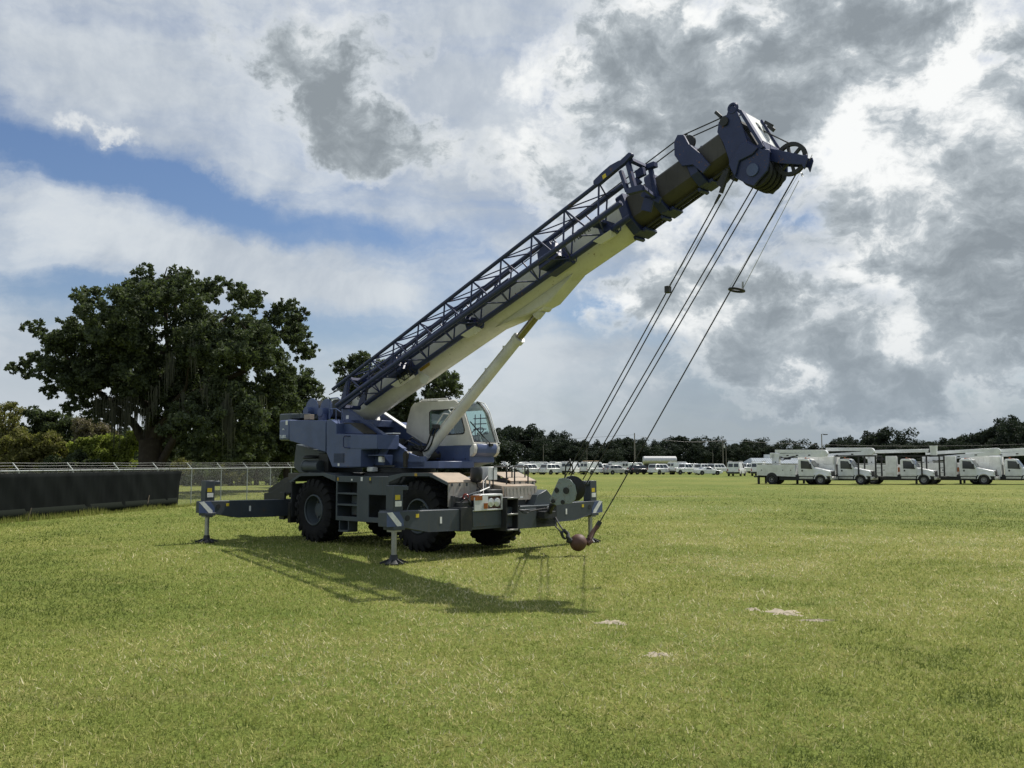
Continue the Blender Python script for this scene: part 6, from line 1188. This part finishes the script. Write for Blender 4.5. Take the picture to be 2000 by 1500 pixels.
    if guard:       # black steel rack over the hood and cab
        mb = MB(); gx = (.2, 4.3)
        for x in (gx[1], 2.6):
            for s in (-1, 1): mb.box(x-.07, x+.07, s*1.12-.07, s*1.12+.07, .7 if x > 3 else 1.0, 2.95)
        for s in (-1, 1): mb.box(gx[0], gx[1]+.05, s*1.12-.06, s*1.12+.06, 2.88, 3.02)
        for x in (.3, 1.6, 2.6, gx[1]): mb.box(x-.04, x+.04, -1.12, 1.12, 2.90, 2.97)
        for z in (1.2, 1.7): mb.box(gx[1]-.02, gx[1]+.02, -1.12, 1.12, z, z+.05)
        mb.box(gx[1]-.1, gx[1]+.4, -1.1, 1.1, .78, .88); mb.build('guard_rack', VBLK, t)
    mb = MB(); mb.lathe((.75, .55, 2.64), (0, 0, 1), [(0, 0), (.09, 0), (.08, .16), (0, .18)], 10); mb.build('beacon', M['orange'], cab_)
    if extra != 'chip':
        mb = MB(); zt_ = 1.06+bodyh
        for y in (-1.02, -.62): mb.box(-3.9, -.2, y-.03, y+.03, zt_+.06, zt_+.12)
        for i in range(11): mb.box(-3.8+i*.35, -3.75+i*.35, -1.02, -.62, zt_+.07, zt_+.11)
        for x in (-3.3, -.8): mb.box(x, x+.05, -1.0, -.64, zt_-.05, zt_+.07)
        mb.build('body_ladder', LAD, t)
    if extra == 'chip':
        mb = MB(); mb.box(-3.7, .1, -1.05, 1.05, 2.02, 2.95); mb.build('chip_box', BODY, t, .03); mb = MB(); mb.box(-.95, .05, -1.10, -.45, 2.1, 2.9); mb.build('tall_locker', BODY, t, .02)
    if extra == 'locker':
        mb = MB(); mb.box(-.95, .10, -1.12, -.4, 1.1, 2.95); q = mb.build('tall_locker', BODY, t, .02); mb = MB(); mb.box(-.88, .03, -1.135, -1.12, 1.2, 2.0); mb.build('locker_door', BODY, q, .004)
        mb = MB(); mb.lathe((.30, -.9, 1.3), (0, 0, 1), [(0, 0), (.10, 0), (.10, .45), (0, .5)], 10); mb.build('water_cooler', M['orange'], t)
    return t
def tpos(xf, Y, head):     # place by the near front wheel
    X = (xf-1000)/1816*Y; a = R(head); return (X-.92*(2.72*math.cos(a)+1.02*math.sin(a)), Y-.92*(2.72*math.sin(a)-1.02*math.cos(a)), 0)
HT = -36
bucket_truck(tpos(1599, 88, HT), R(HT), 'white bucket truck with a plain low utility body, leftmost of the row of five', (-2.2, 3.00, 3.05, 2.9, 3.1, -2.3, None))
bucket_truck(tpos(1677, 88, HT), R(HT), 'white bucket truck with a black guard rack over its hood, second from the left', (-2.6, 2.85, 3.25, 3.6, 3.3, -1.0, None), True, extra='chip')
bucket_truck(tpos(1800, 88.5, HT), R(HT), 'white bucket truck with a square bucket above its hood, middle of five', (-2.6, 2.95, 3.05, -3.4, 3.15, 3.1, (3.25, 2.95)), True, extra='locker')
bucket_truck(tpos(1917, 88.5, HT), R(HT), 'white bucket truck with a thick boom rising over its cab, second from the right', (-2.7, 2.6, 3.25, 3.9, 2.9, -3.0, None), extra='locker', bodyh=1.2)
bucket_truck(tpos(2006, 88.5, HT), R(HT), 'white bucket truck cut by the right edge of the picture', (-2.7, 2.9, 3.3, 3.4, 3.0, -3.4, None), extra='chip', bodyh=1.2)
# ---------------------------------------------------------------- poles and wires
POLE = plain('weathered_pole', (.20, .18, .16), .85); 
def pole(x, Y, top, r, lab, name, cat, lamp=False, cross=False, grp=None):
    X = (x-1000)/1816*Y; H = 2.06+(904-top)/1816*Y; t = thing(name, lab, cat, (X, Y, 0), 0, grp); mb = MB(); mb.cyl((0, 0, -.2), (0, 0, H), r, r*.7, 10); mb.build('pole_shaft', POLE, t)
    if lamp: mb = MB(); mb.tube([(0, 0, H-.05), (.25, 0, H+.02), (.5, 0, H-.05)], .05, 6); mb.box(.3, .95, -.15, .15, H-.15, H); mb.build('lamp_head', VBLK, t, .03)
    if cross:
        mb = MB(); mb.box(-.9, .9, -.06, .06, H-.7, H-.55); mb.build('crossarm', POLE, t); 
        for x_ in (-.8, 0, .8): mb = MB(); mb.cyl((x_, 0, H-.55), (x_, 0, H-.38), .05, n=6); mb.build('insulator', M['lens'], t)
        mb = MB(); mb.lathe((.32, 0, H-2.2), (0, 0, 1), [(0, 0), (.22, 0), (.22, .7), (0, .75)], 10); mb.build('transformer', LAD, t)
    return (X, Y, H)
A_ = pole(1239, 215, 846, .17, 'thick wooden utility pole rising above the cars right of the ropes', 'utility_pole', 'pole')
pole(1061, 205, 869, .07, 'thin lamp post right of the crane cab', 'lamp_post', 'lamp post', True); pole(1146, 210, 875, .06, 'thin post in front of the tree line above the hook block', 'lamp_post', 'lamp post')
B_ = pole(1411, 225, 857, .12, 'utility pole with a crossarm and transformer above the sports coupe', 'utility_pole', 'pole', cross=True); pole(1417, 232, 872, .09, 'shorter pole just right of the transformer pole', 'utility_pole', 'pole')
pole(1391, 230, 880, .06, 'short thin post left of the transformer pole', 'lamp_post', 'lamp post'); pole(1604, 150, 848, .10, 'dark lamp post standing above the first bucket truck', 'lamp_post', 'lamp post', True)
wr_ = thing('overhead_wire', 'thin power line strung across the tree line between the utility poles', 'wire', (A_[0], A_[1], 0))
mb = MB()
for p, q in (((-55, 205, 6.6), A_), (A_, B_), (B_, (130, 235, 7.2))):
    p, q = Vector(p)-Vector((A_[0], A_[1], .4)), Vector(q)-Vector((A_[0], A_[1], .4)); mb.tube([p.lerp(q, i/12)+Vector((0, 0, -.9*4*(i/12)*(1-i/12))) for i in range(13)], .022, 4)
mb.build('cable', M['hose'], wr_)
